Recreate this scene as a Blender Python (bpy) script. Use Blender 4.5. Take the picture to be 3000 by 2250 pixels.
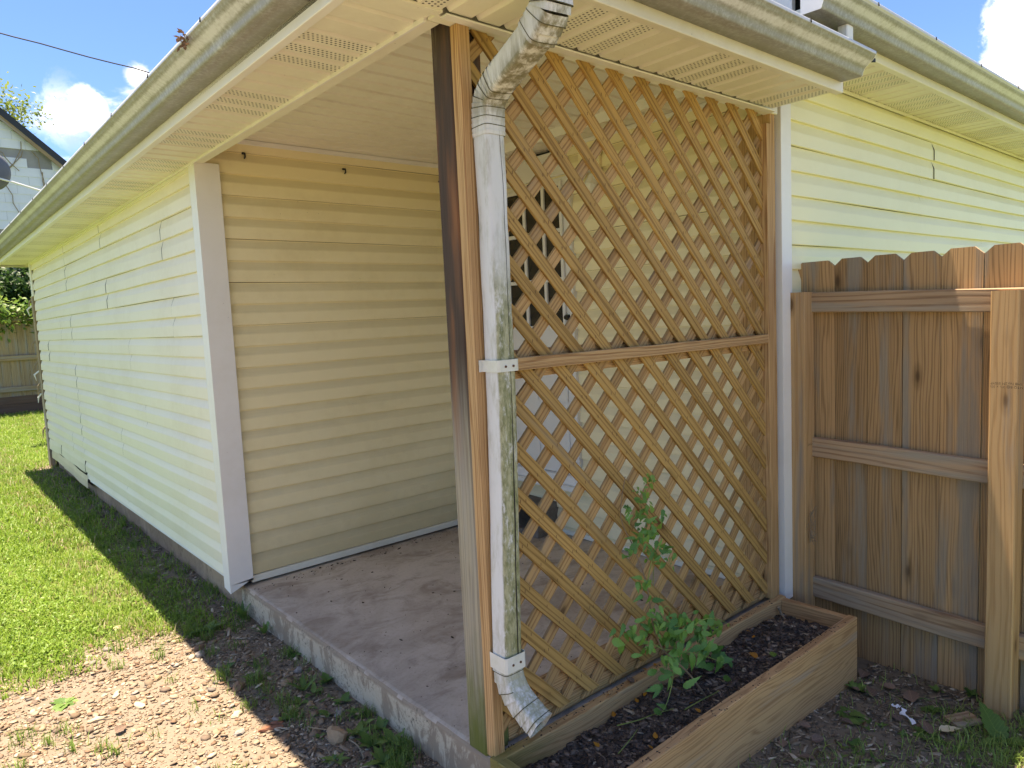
import bpy, math, random
import numpy as np
from mathutils import Vector, Matrix, Euler

for o in list(bpy.data.objects):
    bpy.data.objects.remove(o)
S = bpy.context.scene
COL = S.collection
V = Vector
random.seed(7)
RNG = np.random.default_rng(11)

# ------------------------------------------------------------------ camera
cam_d = bpy.data.cameras.new("camera")
cam = bpy.data.objects.new("camera", cam_d)
COL.objects.link(cam)
cr, cu, cb = (0.754802, -0.654341, -0.045966), (0.09724, 0.042318, 0.994361), (-0.648705, -0.755015, 0.09557)
cc = (-1.158547, -1.574056, 1.312907)
cam.matrix_world = Matrix(((cr[0], cu[0], cb[0], cc[0]), (cr[1], cu[1], cb[1], cc[1]), (cr[2], cu[2], cb[2], cc[2]), (0, 0, 0, 1)))
cam_d.sensor_width = 36
cam_d.lens = 24.943
cam_d.clip_start = 0.02
cam_d.clip_end = 1500
S.camera = cam

# ------------------------------------------------------------------ sky and sun
SUN = V((-0.055, 0.21, 1.0)).normalized()
SUN_EL = math.asin(SUN.z)
SUN_AZ = math.atan2(SUN.x, SUN.y)
W = bpy.data.worlds.new("World")
S.world = W
W.use_nodes = True
wt = W.node_tree
wt.nodes.clear()


def N(nt, typ, ins=None, **props):
    n = nt.nodes.new(typ)
    for k, v in props.items():
        setattr(n, k, v)
    for k, v in (ins or {}).items():
        s = n.inputs[k]
        if isinstance(v, bpy.types.NodeSocket):
            nt.links.new(v, s)
        elif isinstance(v, bpy.types.Node):
            nt.links.new(v.outputs[0], s)
        else:
            if isinstance(v, (tuple, list)) and len(v) == 3 and s.type == 'RGBA':
                v = (*v, 1)
            s.default_value = v
    return n


def math_(nt, op, a, b=0.0, clamp=False):
    return N(nt, 'ShaderNodeMath', {0: a, 1: b}, operation=op, use_clamp=clamp).outputs[0]


def mix(nt, f, a, b, mode='MIX'):
    n = N(nt, 'ShaderNodeMix', data_type='RGBA', blend_type=mode)
    n.clamp_factor = True
    for idx, v in ((0, f), (6, a), (7, b)):
        s = n.inputs[idx]
        if isinstance(v, bpy.types.NodeSocket):
            nt.links.new(v, s)
        elif isinstance(v, bpy.types.Node):
            nt.links.new(v.outputs[0], s)
        else:
            s.default_value = (*v, 1) if isinstance(v, (tuple, list)) and len(v) == 3 else v
    return n.outputs[2]


def ramp(nt, f, lo, hi, a=0.0, b=1.0, smooth=True):
    n = N(nt, 'ShaderNodeMapRange', {0: f, 1: lo, 2: hi, 3: a, 4: b}, clamp=True)
    n.interpolation_type = 'SMOOTHSTEP' if smooth else 'LINEAR'
    return n.outputs[0]


SKY_STRENGTH = 0.08
tc = N(wt, 'ShaderNodeTexCoord')
sky = N(wt, 'ShaderNodeTexSky', sky_type='NISHITA', sun_disc=False, sun_elevation=SUN_EL, sun_rotation=SUN_AZ,
        air_density=1.0, dust_density=0.05, ozone_density=2.5, altitude=1200)
dirv = tc.outputs['Generated']
sepd = N(wt, 'ShaderNodeSeparateXYZ', {0: dirv})
# a deck of fair weather cumulus over the whole sky: noise on the plane z = 1
zc = math_(wt, 'MAXIMUM', sepd.outputs[2], 0.04)
px_ = math_(wt, 'DIVIDE', sepd.outputs[0], math_(wt, 'ADD', zc, 0.18))
py_ = math_(wt, 'DIVIDE', sepd.outputs[1], math_(wt, 'ADD', zc, 0.18))
pl = N(wt, 'ShaderNodeCombineXYZ', {0: px_, 1: py_, 2: 0.0})
deck = N(wt, 'ShaderNodeTexNoise', {'Vector': N(wt, 'ShaderNodeMapping', {0: pl, 1: (1.3, 5.1, 0.0)}), 'Scale': 1.15, 'Detail': 9.0, 'Roughness': 0.58, 'Distortion': 0.25})
fine = N(wt, 'ShaderNodeTexNoise', {'Vector': dirv, 'Scale': 24.0, 'Detail': 9.0, 'Roughness': 0.66, 'Distortion': 0.3})


def blob(d, r0, r1, sx=1.0):
    v = V(d).normalized()
    dd = N(wt, 'ShaderNodeVectorMath', {0: dirv, 1: tuple(v)}, operation='DISTANCE').outputs[1]
    warped = math_(wt, 'ADD', dd, math_(wt, 'MULTIPLY', math_(wt, 'SUBTRACT', fine.outputs[0], 0.5), sx))
    return ramp(wt, warped, r1, r0)


clouds = ramp(wt, deck.outputs[0], 0.55, 0.68)  # cover raised for white fill, largely from clouds out of view
for d, r0, r1, s in (((0.945, 0.225, 0.195), 0.03, 0.09, 0.13), ((0.92, 0.225, 0.285), 0.0, 0.05, 0.12),
                     ((0.190, 0.947, 0.262), 0.006, 0.026, 0.045), ((0.203, 0.947, 0.245), 0.0, 0.020, 0.04),
                     ((0.243, 0.922, 0.296), 0.0, 0.016, 0.04), ((0.212, 0.957, 0.200), 0.0, 0.018, 0.04)):
    clouds = math_(wt, 'MAXIMUM', clouds, blob(d, r0, r1, s))
wisp = math_(wt, 'MULTIPLY', blob((0.165, 0.95, 0.25), 0.0, 0.045, 0.10), 0.28)
clouds = math_(wt, 'MAXIMUM', clouds, wisp)
shade = ramp(wt, fine.outputs[0], 0.36, 0.56, 0.34, 1.08)
cloud_col = N(wt, 'ShaderNodeVectorMath', {0: (9.6, 9.4, 9.1), 3: shade}, operation='SCALE').outputs[0]
skyb = N(wt, 'ShaderNodeVectorMath', {0: sky.outputs[0], 1: (0.32, 0.44, 0.62)}, operation='MULTIPLY').outputs[0]
wcol = mix(wt, clouds, skyb, cloud_col)
bg = N(wt, 'ShaderNodeBackground', {'Color': wcol, 'Strength': SKY_STRENGTH})
N(wt, 'ShaderNodeOutputWorld', {'Surface': bg})

sun_d = bpy.data.lights.new("sun", 'SUN')
sun_d.energy = 2.6
sun_d.angle = math.radians(0.53)
sun_d.color = (1.0, 0.955, 0.88)
sun = bpy.data.objects.new("sun", sun_d)
COL.objects.link(sun)
sun.rotation_euler = SUN.to_track_quat('Z', 'Y').to_euler()
S.view_settings.view_transform = 'Standard'
S.view_settings.look = 'None'
S.view_settings.gamma = 1
S.view_settings.use_curve_mapping = False
S.view_settings.use_white_balance = True      # the phone's automatic white balance, set for the shade
S.view_settings.white_balance_temperature = 8000
S.view_settings.white_balance_tint = 12
S.view_settings.exposure = 2.6
S.cycles.max_bounces = 8
S.cycles.diffuse_bounces = 5
S.cycles.use_denoising = True

# ------------------------------------------------------------------ object helpers
WM = {}


def link(o, parent=None, M=None):
    M = M or Matrix.Identity(4)
    COL.objects.link(o)
    if parent is not None:
        o.parent = parent
        o.matrix_basis = WM[parent].inverted() @ M
    else:
        o.matrix_basis = M
    WM[o] = M
    return o


def tag(o, label=None, cat=None, group=None, kind=None):
    if label: o['label'] = label
    if cat: o['category'] = cat
    if group: o['group'] = group
    if kind: o['kind'] = kind
    return o


def thing(name, label, cat, loc=(0, 0, 0), group=None):
    o = bpy.data.objects.new(name, None)
    o.empty_display_size = 0.1
    link(o, None, Matrix.Translation(loc))
    return tag(o, label, cat, group)


def mesh(name, verts, faces, mat=None, smooth=False):
    me = bpy.data.meshes.new(name)
    me.from_pydata([tuple(v) for v in verts], [], [tuple(f) for f in faces])
    if mat: me.materials.append(mat)
    if smooth: me.shade_smooth()
    return me


def obj(name, verts, faces, mat, parent=None, M=None, smooth=False):
    return link(bpy.data.objects.new(name, mesh(name, verts, faces, mat, smooth)), parent, M)


def frame(x, y, z, o):
    x, y, z, o = V(x), V(y), V(z), V(o)
    return Matrix(((x.x, y.x, z.x, o.x), (x.y, y.y, z.y, o.y), (x.z, y.z, z.z, o.z), (0, 0, 0, 1)))


def board(name, a, b, w, t, face, mat, parent=None, cham=0.002, segs=1, warp=0.0, ends=None):
    """timber from a to b; w across, t thick; face = direction the wide face looks; grain along local X.
    ends = (shift0, shift1): skew of the end cuts along X per unit of local Y."""
    a, b = V(a), V(b)
    L = (b - a).length
    X = (b - a).normalized()
    Z = (V(face) - X * V(face).dot(X)).normalized()
    Y = Z.cross(X)
    h, k, c = w / 2, t / 2, min(cham, t * .4, w * .4)
    sec = [(-h + c, -k), (h - c, -k), (h, -k + c), (h, k - c), (h - c, k), (-h + c, k), (-h, k - c), (-h, -k + c)]
    vs, fs = [], []
    for i in range(segs + 1):
        f = i / segs
        wy = random.uniform(-warp, warp) if 0 < i < segs else 0
        wz = random.uniform(-warp, warp) if 0 < i < segs else 0
        for (y, z) in sec:
            x = f * L
            if ends:
                x += ((1 - f) * ends[0] + f * ends[1]) * y
            vs.append((x, y + wy, z + wz))
    for i in range(segs):
        for j in range(8):
            q = (j + 1) % 8
            fs.append((i * 8 + j, i * 8 + q, (i + 1) * 8 + q, (i + 1) * 8 + j))
    fs.append(tuple(reversed(range(8))))
    fs.append(tuple(range(segs * 8, segs * 8 + 8)))
    return obj(name, vs, fs, mat, parent, frame(X, Y, Z, a))


def box(name, lo, hi, mat, parent=None, cham=0.003):
    lo, hi = V(lo), V(hi)
    d = hi - lo
    ax = max(range(3), key=lambda i: d[i])
    c = (lo + hi) / 2
    a, b = c.copy(), c.copy()
    a[ax], b[ax] = lo[ax], hi[ax]
    o2 = [i for i in range(3) if i != ax]
    th = min(o2, key=lambda i: d[i])
    wd = [i for i in o2 if i != th][0]
    face = V((0, 0, 0)); face[th] = 1
    return board(name, a, b, d[wd], d[th], face, mat, parent, cham)


def tube_geo(pts, radii, n=8, cap=True, sq=None):
    """swept section; sq = (half_w, half_d, corner) gives a rounded rectangle in (side, up) axes"""
    pts = [V(p) for p in pts]
    vs, fs = [], []
    up0 = V((0, 0, 1))
    t0 = (pts[1] - pts[0]).normalized()
    ref = V((1, 0, 0)) if abs(t0.x) < 0.9 else V((0, 1, 0))
    for i, p in enumerate(pts):
        t = (pts[min(i + 1, len(pts) - 1)] - pts[max(i - 1, 0)]).normalized()
        s = (ref - t * ref.dot(t)).normalized()
        u = t.cross(s)
        ref = s
        r = radii[i] if hasattr(radii, '__len__') else radii
        for j in range(n):
            a = 2 * math.pi * j / n
            ca, sa = math.cos(a), math.sin(a)
            if sq:
                e = sq[2]
                ca = math.copysign(abs(ca) ** e, ca) * sq[0]
                sa = math.copysign(abs(sa) ** e, sa) * sq[1]
            vs.append(p + (s * ca + u * sa) * r)
    for i in range(len(pts) - 1):
        for j in range(n):
            q = (j + 1) % n
            fs.append((i * n + j, i * n + q, (i + 1) * n + q, (i + 1) * n + j))
    if cap:
        fs.append(tuple(reversed(range(n))))
        fs.append(tuple(range((len(pts) - 1) * n, len(pts) * n)))
    return vs, fs


def join_geo(parts):
    vs, fs = [], []
    for v, f in parts:
        o = len(vs)
        vs += list(v)
        fs += [tuple(i + o for i in q) for q in f]
    return vs, fs


def sn(x, y=0.0, s=0.0):
    return (math.sin(x * 1.7 + s) + math.sin(x * 3.1 + y * 2.3 + s * 1.3) * .6 + math.sin(x * 6.7 - y * 4.1 + s * 2.1) * .3) / 1.9


# ------------------------------------------------------------------ materials
def new_mat(name):
    m = bpy.data.materials.new(name)
    m.use_nodes = True
    m.node_tree.nodes.clear()
    return m, m.node_tree


def finish(nt, col, rough=0.6, bump=None, bstr=0.3, bdist=0.002, spec=0.4, metal=0.0, transl=0.0):
    p = N(nt, 'ShaderNodeBsdfPrincipled', {'Base Color': col, 'Roughness': rough, 'Metallic': metal})
    p.inputs['Specular IOR Level'].default_value = spec
    if bump is not None:
        b = N(nt, 'ShaderNodeBump', {'Strength': bstr, 'Distance': bdist, 'Height': bump})
        nt.links.new(b.outputs[0], p.inputs['Normal'])
    out = p.outputs[0]
    if transl:
        t = N(nt, 'ShaderNodeBsdfTranslucent', {'Color': col})
        out = N(nt, 'ShaderNodeMixShader', {0: transl, 1: p.outputs[0], 2: t.outputs[0]}).outputs[0]
    N(nt, 'ShaderNodeOutputMaterial', {'Surface': out})
    return p


def ocoord(nt, rnd=True, scale=(1, 1, 1)):
    t = N(nt, 'ShaderNodeTexCoord')
    v = t.outputs['Object']
    if rnd:
        r = N(nt, 'ShaderNodeObjectInfo').outputs['Random']
        off = N(nt, 'ShaderNodeCombineXYZ', {0: math_(nt, 'MULTIPLY', r, 37.0), 1: math_(nt, 'MULTIPLY', r, 11.3), 2: math_(nt, 'MULTIPLY', r, 23.7)})
        v = N(nt, 'ShaderNodeVectorMath', {0: v, 1: off}, operation='ADD').outputs[0]
    return N(nt, 'ShaderNodeMapping', {0: v, 3: scale}).outputs[0]


def mapv(nt, v, scale):
    return N(nt, 'ShaderNodeMapping', {0: v, 3: scale}).outputs[0]


def noise(nt, v, scale, detail=4, rough=0.55, dist=0.0):
    return N(nt, 'ShaderNodeTexNoise', {'Vector': v, 'Scale': scale, 'Detail': detail, 'Roughness': rough, 'Distortion': dist}).outputs[0]


def pos(nt):
    return N(nt, 'ShaderNodeNewGeometry').outputs['Position']


def wood(name, light, dark, grey=(0.3, 0.28, 0.25), grey_amt=0.0, ring=26.0, moss=None, var=0.25, knots=0.5, contrast=0.75, rough=0.75, black=0.0, wobble=0.035):
    m, nt = new_mat(name)
    v = ocoord(nt)
    fib = noise(nt, mapv(nt, v, (2.2, 110, 110)), 2.2, 6, 0.7)
    big = noise(nt, mapv(nt, v, (1.1, 8, 8)), 1.4, 3, 0.5, 0.4)
    wob = noise(nt, mapv(nt, v, (1.5, 7.0, 7.0)), 1.0, 2, 0.45)
    sx = N(nt, 'ShaderNodeSeparateXYZ', {0: v})
    irr = noise(nt, mapv(nt, v, (0.25, 30, 30)), 1.0, 3, 0.6)
    rr = math_(nt, 'ADD', sx.outputs[1], math_(nt, 'MULTIPLY', wob, wobble))
    rr = math_(nt, 'ADD', rr, math_(nt, 'ADD', math_(nt, 'MULTIPLY', sx.outputs[2], 0.55), math_(nt, 'MULTIPLY', irr, 0.05)))
    tri = math_(nt, 'PINGPONG', math_(nt, 'MULTIPLY', rr, ring * 9.0), 1.0)
    grain = ramp(nt, tri, 0.35, 1.0)
    f = math_(nt, 'ADD', math_(nt, 'MULTIPLY', grain, contrast), math_(nt, 'MULTIPLY', math_(nt, 'SUBTRACT', fib, 0.5), 1.3), True)
    col = mix(nt, f, light, dark)
    rnd = N(nt, 'ShaderNodeObjectInfo').outputs['Random']
    bright = math_(nt, 'ADD', 1.0 - var / 2, math_(nt, 'ADD', math_(nt, 'MULTIPLY', rnd, var), math_(nt, 'MULTIPLY', math_(nt, 'SUBTRACT', big, 0.5), 0.45)))
    col = N(nt, 'ShaderNodeVectorMath', {0: col, 3: bright}, operation='SCALE').outputs[0]
    if knots:
        vo = N(nt, 'ShaderNodeTexVoronoi', {'Vector': mapv(nt, v, (2.6, 7.5, 5.0)), 'Scale': 1.0})
        kn = ramp(nt, vo.outputs['Distance'], 0.11, 0.05)
        kn = math_(nt, 'MULTIPLY', kn, knots)
        col = mix(nt, kn, col, (0.05, 0.025, 0.012))
        ko = math_(nt, 'MULTIPLY', ramp(nt, vo.outputs['Distance'], 0.2, 0.1), knots * .5)
        col = mix(nt, ko, col, tuple(c * .7 for c in dark))
    if grey_amt:
        g = noise(nt, mapv(nt, v, (0.7, 9, 9)), 1.3, 4, 0.6)
        gm = ramp(nt, g, 0.66 - grey_amt * 0.4, 0.84 - grey_amt * 0.4)
        gc = mix(nt, fib, tuple(c * 1.25 for c in grey), tuple(c * .6 for c in grey))
        col = mix(nt, gm, col, gc)
    if black:
        z = N(nt, 'ShaderNodeSeparateXYZ', {0: pos(nt)}).outputs[2]
        g = noise(nt, mapv(nt, v, (0.9, 14, 14)), 2.0, 4, 0.6)
        bm = math_(nt, 'MULTIPLY', ramp(nt, math_(nt, 'ADD', z, math_(nt, 'MULTIPLY', g, 0.5)), 1.0, 1.5), ramp(nt, g, 0.20, 0.42))
        col = mix(nt, math_(nt, 'MULTIPLY', bm, black), col, mix(nt, ramp(nt, big, .45, .75), mix(nt, fib, (0.085, 0.05, 0.035), (0.025, 0.017, 0.015)), (0.26, 0.10, 0.035)))
    if moss:
        z = N(nt, 'ShaderNodeSeparateXYZ', {0: pos(nt)}).outputs[2]
        g = noise(nt, mapv(nt, v, (4, 14, 14)), 2.0, 5, 0.6)
        zz = math_(nt, 'ADD', z, math_(nt, 'MULTIPLY', g, moss[2]))
        mm = math_(nt, 'MULTIPLY', ramp(nt, zz, moss[1], moss[0]), moss[3])
        if len(moss) > 4:   # only towards the drip end of the box
            xx = N(nt, 'ShaderNodeSeparateXYZ', {0: pos(nt)}).outputs[0]
            mm = math_(nt, 'MULTIPLY', mm, ramp(nt, math_(nt, 'ADD', xx, math_(nt, 'MULTIPLY', g, .35)), moss[4], .2))
        col = mix(nt, mm, col, mix(nt, fib, (0.16, 0.17, 0.035), (0.06, 0.085, 0.012)))
    h = math_(nt, 'SUBTRACT', math_(nt, 'MULTIPLY', fib, 0.6), math_(nt, 'MULTIPLY', grain, 0.5))
    finish(nt, col, rough, h, 0.45, 0.0015, 0.25)
    return m


M_LAT = wood("lattice_wood", (0.43, 0.262, 0.088), (0.20, 0.105, 0.032), ring=13, wobble=0.02, grey_amt=0.12, grey=(0.3, .22, .13), var=0.22, knots=0.9)
M_LAT2 = wood("lattice_wood_rear", (0.43, 0.265, 0.115), (0.21, 0.11, 0.042), ring=13, wobble=0.02, grey_amt=0.2, grey=(0.33, .24, .16), var=0.25, knots=0.8)
M_NEW = wood("treated_timber", (0.50, 0.31, 0.145), (0.25, 0.12, 0.045), ring=24, moss=(0.0, 0.16, 0.18, 0.7), var=0.1, knots=0.5)
M_POST = wood("weathered_post_wood", (0.36, 0.32, 0.23), (0.19, 0.15, 0.10), grey=(0.30, 0.285, 0.25), grey_amt=0.55, ring=16, moss=(0.18, 0.62, 0.4, 0.95), knots=0.5, black=0.95, contrast=0.5)
M_PLANT = wood("planter_wood", (0.54, 0.315, 0.145), (0.28, 0.135, 0.055), grey=(0.42, 0.33, 0.25), grey_amt=0.2, ring=15, wobble=0.12, knots=0.15, contrast=0.6, var=0.12)
M_PLANTM = wood("planter_wood_mossy", (0.54, 0.335, 0.155), (0.32, 0.165, 0.065), grey=(0.38, 0.3, 0.23), grey_amt=0.3, ring=19, wobble=0.12, moss=(.05, .2, .1, .75, .55), knots=0.1, contrast=0.6, var=0.1)
M_FENCE = wood("fence_wood", (0.42, 0.255, 0.12), (0.20, 0.115, 0.05), wobble=0.07, grey=(0.30, 0.245, 0.18), grey_amt=0.42, ring=17, knots=0.95, contrast=0.7, var=0.4)
M_RAIL = wood("fence_rail_wood", (0.41, 0.275, 0.165), (0.21, 0.115, 0.06), grey=(0.36, 0.30, 0.225), grey_amt=0.5, ring=8, wobble=0.08, knots=0.25, contrast=0.7, var=0.15)
M_FPOST = wood("fence_post_wood", (0.48, 0.30, 0.145), (0.32, 0.17, 0.07), grey=(0.30, 0.25, 0.2), grey_amt=0.25, ring=12, wobble=0.08, knots=0.9, contrast=0.5, var=0.12)
M_OLDF = wood("old_fence_wood", (0.36, 0.26, 0.15), (0.2, 0.13, 0.07), grey=(0.33, 0.29, 0.24), grey_amt=0.5, ring=15, knots=0.2, var=0.3)
M_KICK = wood("kickboard_wood", (0.17, 0.10, 0.065), (0.1, 0.055, 0.035), grey=(0.18, 0.14, 0.11), grey_amt=0.4, ring=15, knots=0.1, var=0.3)


def vinyl(name, base, stain=(0.45, 0.36, 0.17), amt=0.35, low=None, emb=True, rough=0.42, green=0.0, bevel_dark=0.0):
    m, nt = new_mat(name)
    v = ocoord(nt)
    p = pos(nt)
    n1 = noise(nt, mapv(nt, p, (1, 1, 1.6)), 1.7, 5, 0.6)
    n2 = noise(nt, mapv(nt, p, (6, 6, 6)), 3.0, 5, 0.7)
    col = mix(nt, math_(nt, 'MULTIPLY', ramp(nt, math_(nt, 'ADD', math_(nt, 'MULTIPLY', n1, .7), math_(nt, 'MULTIPLY', n2, .3)), 0.42, 0.72), amt), base, stain)
    z = N(nt, 'ShaderNodeSeparateXYZ', {0: p}).outputs[2]
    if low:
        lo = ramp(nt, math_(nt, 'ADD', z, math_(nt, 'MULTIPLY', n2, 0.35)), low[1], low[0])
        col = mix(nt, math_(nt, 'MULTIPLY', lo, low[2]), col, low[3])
    if green:
        gm = math_(nt, 'MULTIPLY', ramp(nt, math_(nt, 'ADD', z, math_(nt, 'MULTIPLY', n1, 0.9)), 1.35, 0.5), green)
        col = mix(nt, gm, col, (0.52, 0.56, 0.36))
    if bevel_dark:
        # darker brown tone on the ledge-like upper bevel of every course
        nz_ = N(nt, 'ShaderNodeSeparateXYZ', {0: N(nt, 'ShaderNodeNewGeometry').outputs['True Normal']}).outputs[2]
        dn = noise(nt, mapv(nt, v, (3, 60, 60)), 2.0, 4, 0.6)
        dm = math_(nt, 'MULTIPLY', ramp(nt, nz_, 0.15, 0.3), math_(nt, 'ADD', bevel_dark, math_(nt, 'MULTIPLY', math_(nt, 'SUBTRACT', dn, .5), bevel_dark)))
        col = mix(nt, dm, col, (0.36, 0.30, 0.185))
    spk = N(nt, 'ShaderNodeTexVoronoi', {'Vector': p, 'Scale': 22.0})
    sp = math_(nt, 'MULTIPLY', ramp(nt, spk.outputs['Distance'], 0.06, 0.03), ramp(nt, n1, 0.5, 0.62))
    col = mix(nt, math_(nt, 'MULTIPLY', sp, 0.45), col, (0.09, 0.06, 0.035))
    em = noise(nt, mapv(nt, v, (5, 120, 120)), 2.0, 4, 0.6)
    finish(nt, col, rough, em if emb else n2, 0.13 if emb else 0.06, 0.001, 0.4)
    return m


M_SID_L = vinyl("cream_siding_outer", (0.83, 0.765, 0.62), (0.67, 0.585, 0.41), 0.4, green=0.12)
M_SID_E = vinyl("cream_siding_porch", (0.86, 0.755, 0.47), (0.66, 0.54, 0.28), 0.45, low=(0.15, 0.62, 0.5, (0.45, 0.34, 0.17)), bevel_dark=0.22)
M_SID_B = vinyl("cream_siding_back", (0.87, 0.775, 0.52), (0.70, 0.60, 0.36), 0.35, bevel_dark=0.2)
M_SID_R = vinyl("cream_siding_side", (0.82, 0.775, 0.50), (0.68, 0.62, 0.34), 0.3)
M_TRIM = vinyl("white_trim", (0.80, 0.785, 0.74), (0.6, 0.55, 0.45), 0.25, emb=False)
M_SOFF = vinyl("cream_soffit", (0.80, 0.775, 0.64), (0.62, 0.56, 0.42), 0.4, emb=False)
M_CEIL = vinyl("porch_ceiling_vinyl", (0.81, 0.775, 0.645), (0.52, 0.43, 0.29), 0.4, emb=False)
M_FASC = vinyl("fascia_metal", (0.78, 0.755, 0.64), (0.54, 0.49, 0.37), 0.5, emb=False)
M_FASW = vinyl("white_fascia_metal", (0.80, 0.79, 0.76), (0.6, 0.57, 0.5), 0.3, emb=False)


def vented():
    m, nt = new_mat("vented_soffit")
    p = pos(nt)
    v = ocoord(nt, False)
    n1 = noise(nt, p, 2.2, 5, 0.6)
    col = mix(nt, math_(nt, 'MULTIPLY', ramp(nt, n1, 0.42, 0.7), 0.4), (0.79, 0.765, 0.63), (0.62, 0.56, 0.42))
    s = N(nt, 'ShaderNodeSeparateXYZ', {0: v})
    pit = 0.0138
    row = math_(nt, 'FLOOR', math_(nt, 'DIVIDE', s.outputs[1], pit))
    sh = math_(nt, 'MULTIPLY', math_(nt, 'MODULO', row, 2.0), pit * .5)
    a = math_(nt, 'SUBTRACT', math_(nt, 'FRACT', math_(nt, 'DIVIDE', math_(nt, 'ADD', s.outputs[0], sh), pit)), 0.5)
    b = math_(nt, 'SUBTRACT', math_(nt, 'FRACT', math_(nt, 'DIVIDE', s.outputs[1], pit)), 0.5)
    r = math_(nt, 'SQRT', math_(nt, 'ADD', math_(nt, 'MULTIPLY', a, a), math_(nt, 'MULTIPLY', b, b)))
    hole = ramp(nt, r, 0.285, 0.20)
    # holes only on the flat of each course
    c = math_(nt, 'ABSOLUTE', math_(nt, 'SUBTRACT', math_(nt, 'FRACT', math_(nt, 'DIVIDE', s.outputs[1], 0.097)), 0.56))
    hole = math_(nt, 'MULTIPLY', hole, ramp(nt, c, 0.33, 0.31))
    col = mix(nt, hole, col, (0.025, 0.02, 0.015))
    finish(nt, col, 0.45, hole, -0.5, 0.002, 0.4)
    return m


M_VENT = vented()


def gutter_mat():
    m, nt = new_mat("dirty_gutter_metal")
    v = ocoord(nt, False)
    p = pos(nt)
    n1 = noise(nt, mapv(nt, v, (16, 5, 5)), 1.0, 6, 0.75)
    n2 = noise(nt, mapv(nt, v, (3, 3, 3)), 2.0, 5, 0.65)
    n3 = noise(nt, p, 75.0, 7, 0.75)
    # dirt thinned on the ogee belly to paint in its highlight, and on the lip
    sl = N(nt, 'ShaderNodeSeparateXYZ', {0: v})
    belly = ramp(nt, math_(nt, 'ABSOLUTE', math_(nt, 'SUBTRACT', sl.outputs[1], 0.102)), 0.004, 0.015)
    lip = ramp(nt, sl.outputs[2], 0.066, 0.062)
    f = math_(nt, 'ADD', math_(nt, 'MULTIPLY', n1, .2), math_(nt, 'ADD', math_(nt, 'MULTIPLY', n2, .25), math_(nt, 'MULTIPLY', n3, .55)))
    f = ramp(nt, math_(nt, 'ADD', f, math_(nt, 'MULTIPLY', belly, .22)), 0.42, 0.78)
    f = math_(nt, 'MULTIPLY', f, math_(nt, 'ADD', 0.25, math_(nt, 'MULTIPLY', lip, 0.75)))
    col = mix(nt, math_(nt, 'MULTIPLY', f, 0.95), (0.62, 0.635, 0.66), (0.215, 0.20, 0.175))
    finish(nt, col, 0.36, n3, 0.04, 0.001, 0.55)
    return m


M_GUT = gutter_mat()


def downspout_mat(name, moss_amt):
    m, nt = new_mat(name)
    p = pos(nt)
    s = N(nt, 'ShaderNodeSeparateXYZ', {0: p})
    g = N(nt, 'ShaderNodeNewGeometry')
    nrm = N(nt, 'ShaderNodeSeparateXYZ', {0: g.outputs['Normal']})
    n1 = noise(nt, mapv(nt, p, (30, 30, 7)), 1.0, 6, 0.7)
    n2 = noise(nt, mapv(nt, p, (90, 90, 40)), 1.0, 6, 0.75)
    n3 = noise(nt, p, 4.0, 4, 0.6)
    col = mix(nt, ramp(nt, n1, 0.45, 0.75), (0.62, 0.62, 0.60), (0.40, 0.385, 0.31))
    # moss grows on the faces that look at the planter, below the clogged seam
    side = ramp(nt, math_(nt, 'ADD', math_(nt, 'SUBTRACT', nrm.outputs[0], nrm.outputs[1]), math_(nt, 'MULTIPLY', math_(nt, 'SUBTRACT', n1, .5), 1.2)), -0.55, 0.25)
    zone = math_(nt, 'MULTIPLY', ramp(nt, math_(nt, 'ADD', s.outputs[2], math_(nt, 'MULTIPLY', n3, .3)), 1.70, 1.46), moss_amt)
    mm = math_(nt, 'MULTIPLY', math_(nt, 'MULTIPLY', side, zone), ramp(nt, math_(nt, 'ADD', math_(nt, 'MULTIPLY', n2, .6), math_(nt, 'MULTIPLY', n1, .4)), 0.34, 0.5))
    mc = mix(nt, ramp(nt, noise(nt, mapv(nt, p, (55, 55, 18)), 1.0, 6, 0.7), .3, .7), (0.085, 0.10, 0.012), (0.42, 0.40, 0.24))
    col = mix(nt, mm, col, mc)
    low = math_(nt, 'MULTIPLY', ramp(nt, math_(nt, 'ADD', s.outputs[2], math_(nt, 'MULTIPLY', n3, .6)), 0.85, 0.3), ramp(nt, n2, 0.40, 0.6))
    col = mix(nt, math_(nt, 'MULTIPLY', low, 0.75), col, (0.25, 0.245, 0.11))
    # black-green scum where the leaking joint drips, on the undersides of the upper elbow
    und = ramp(nt, nrm.outputs[2], 0.1, -0.35)
    top = math_(nt, 'MULTIPLY', ramp(nt, s.outputs[2], 1.80, 1.88), ramp(nt, n1, 0.36, 0.58))
    col = mix(nt, math_(nt, 'MULTIPLY', math_(nt, 'MULTIPLY', und, top), 0.85), col, mix(nt, n2, (0.03, 0.03, 0.012), (0.26, 0.22, 0.10)))
    finish(nt, col, 0.5, n2, 0.12, 0.001, 0.4)
    return m


M_DS = downspout_mat("mossy_white_downspout", 0.95)
M_DSE = downspout_mat("dirty_white_elbow", 0.5)


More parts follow.
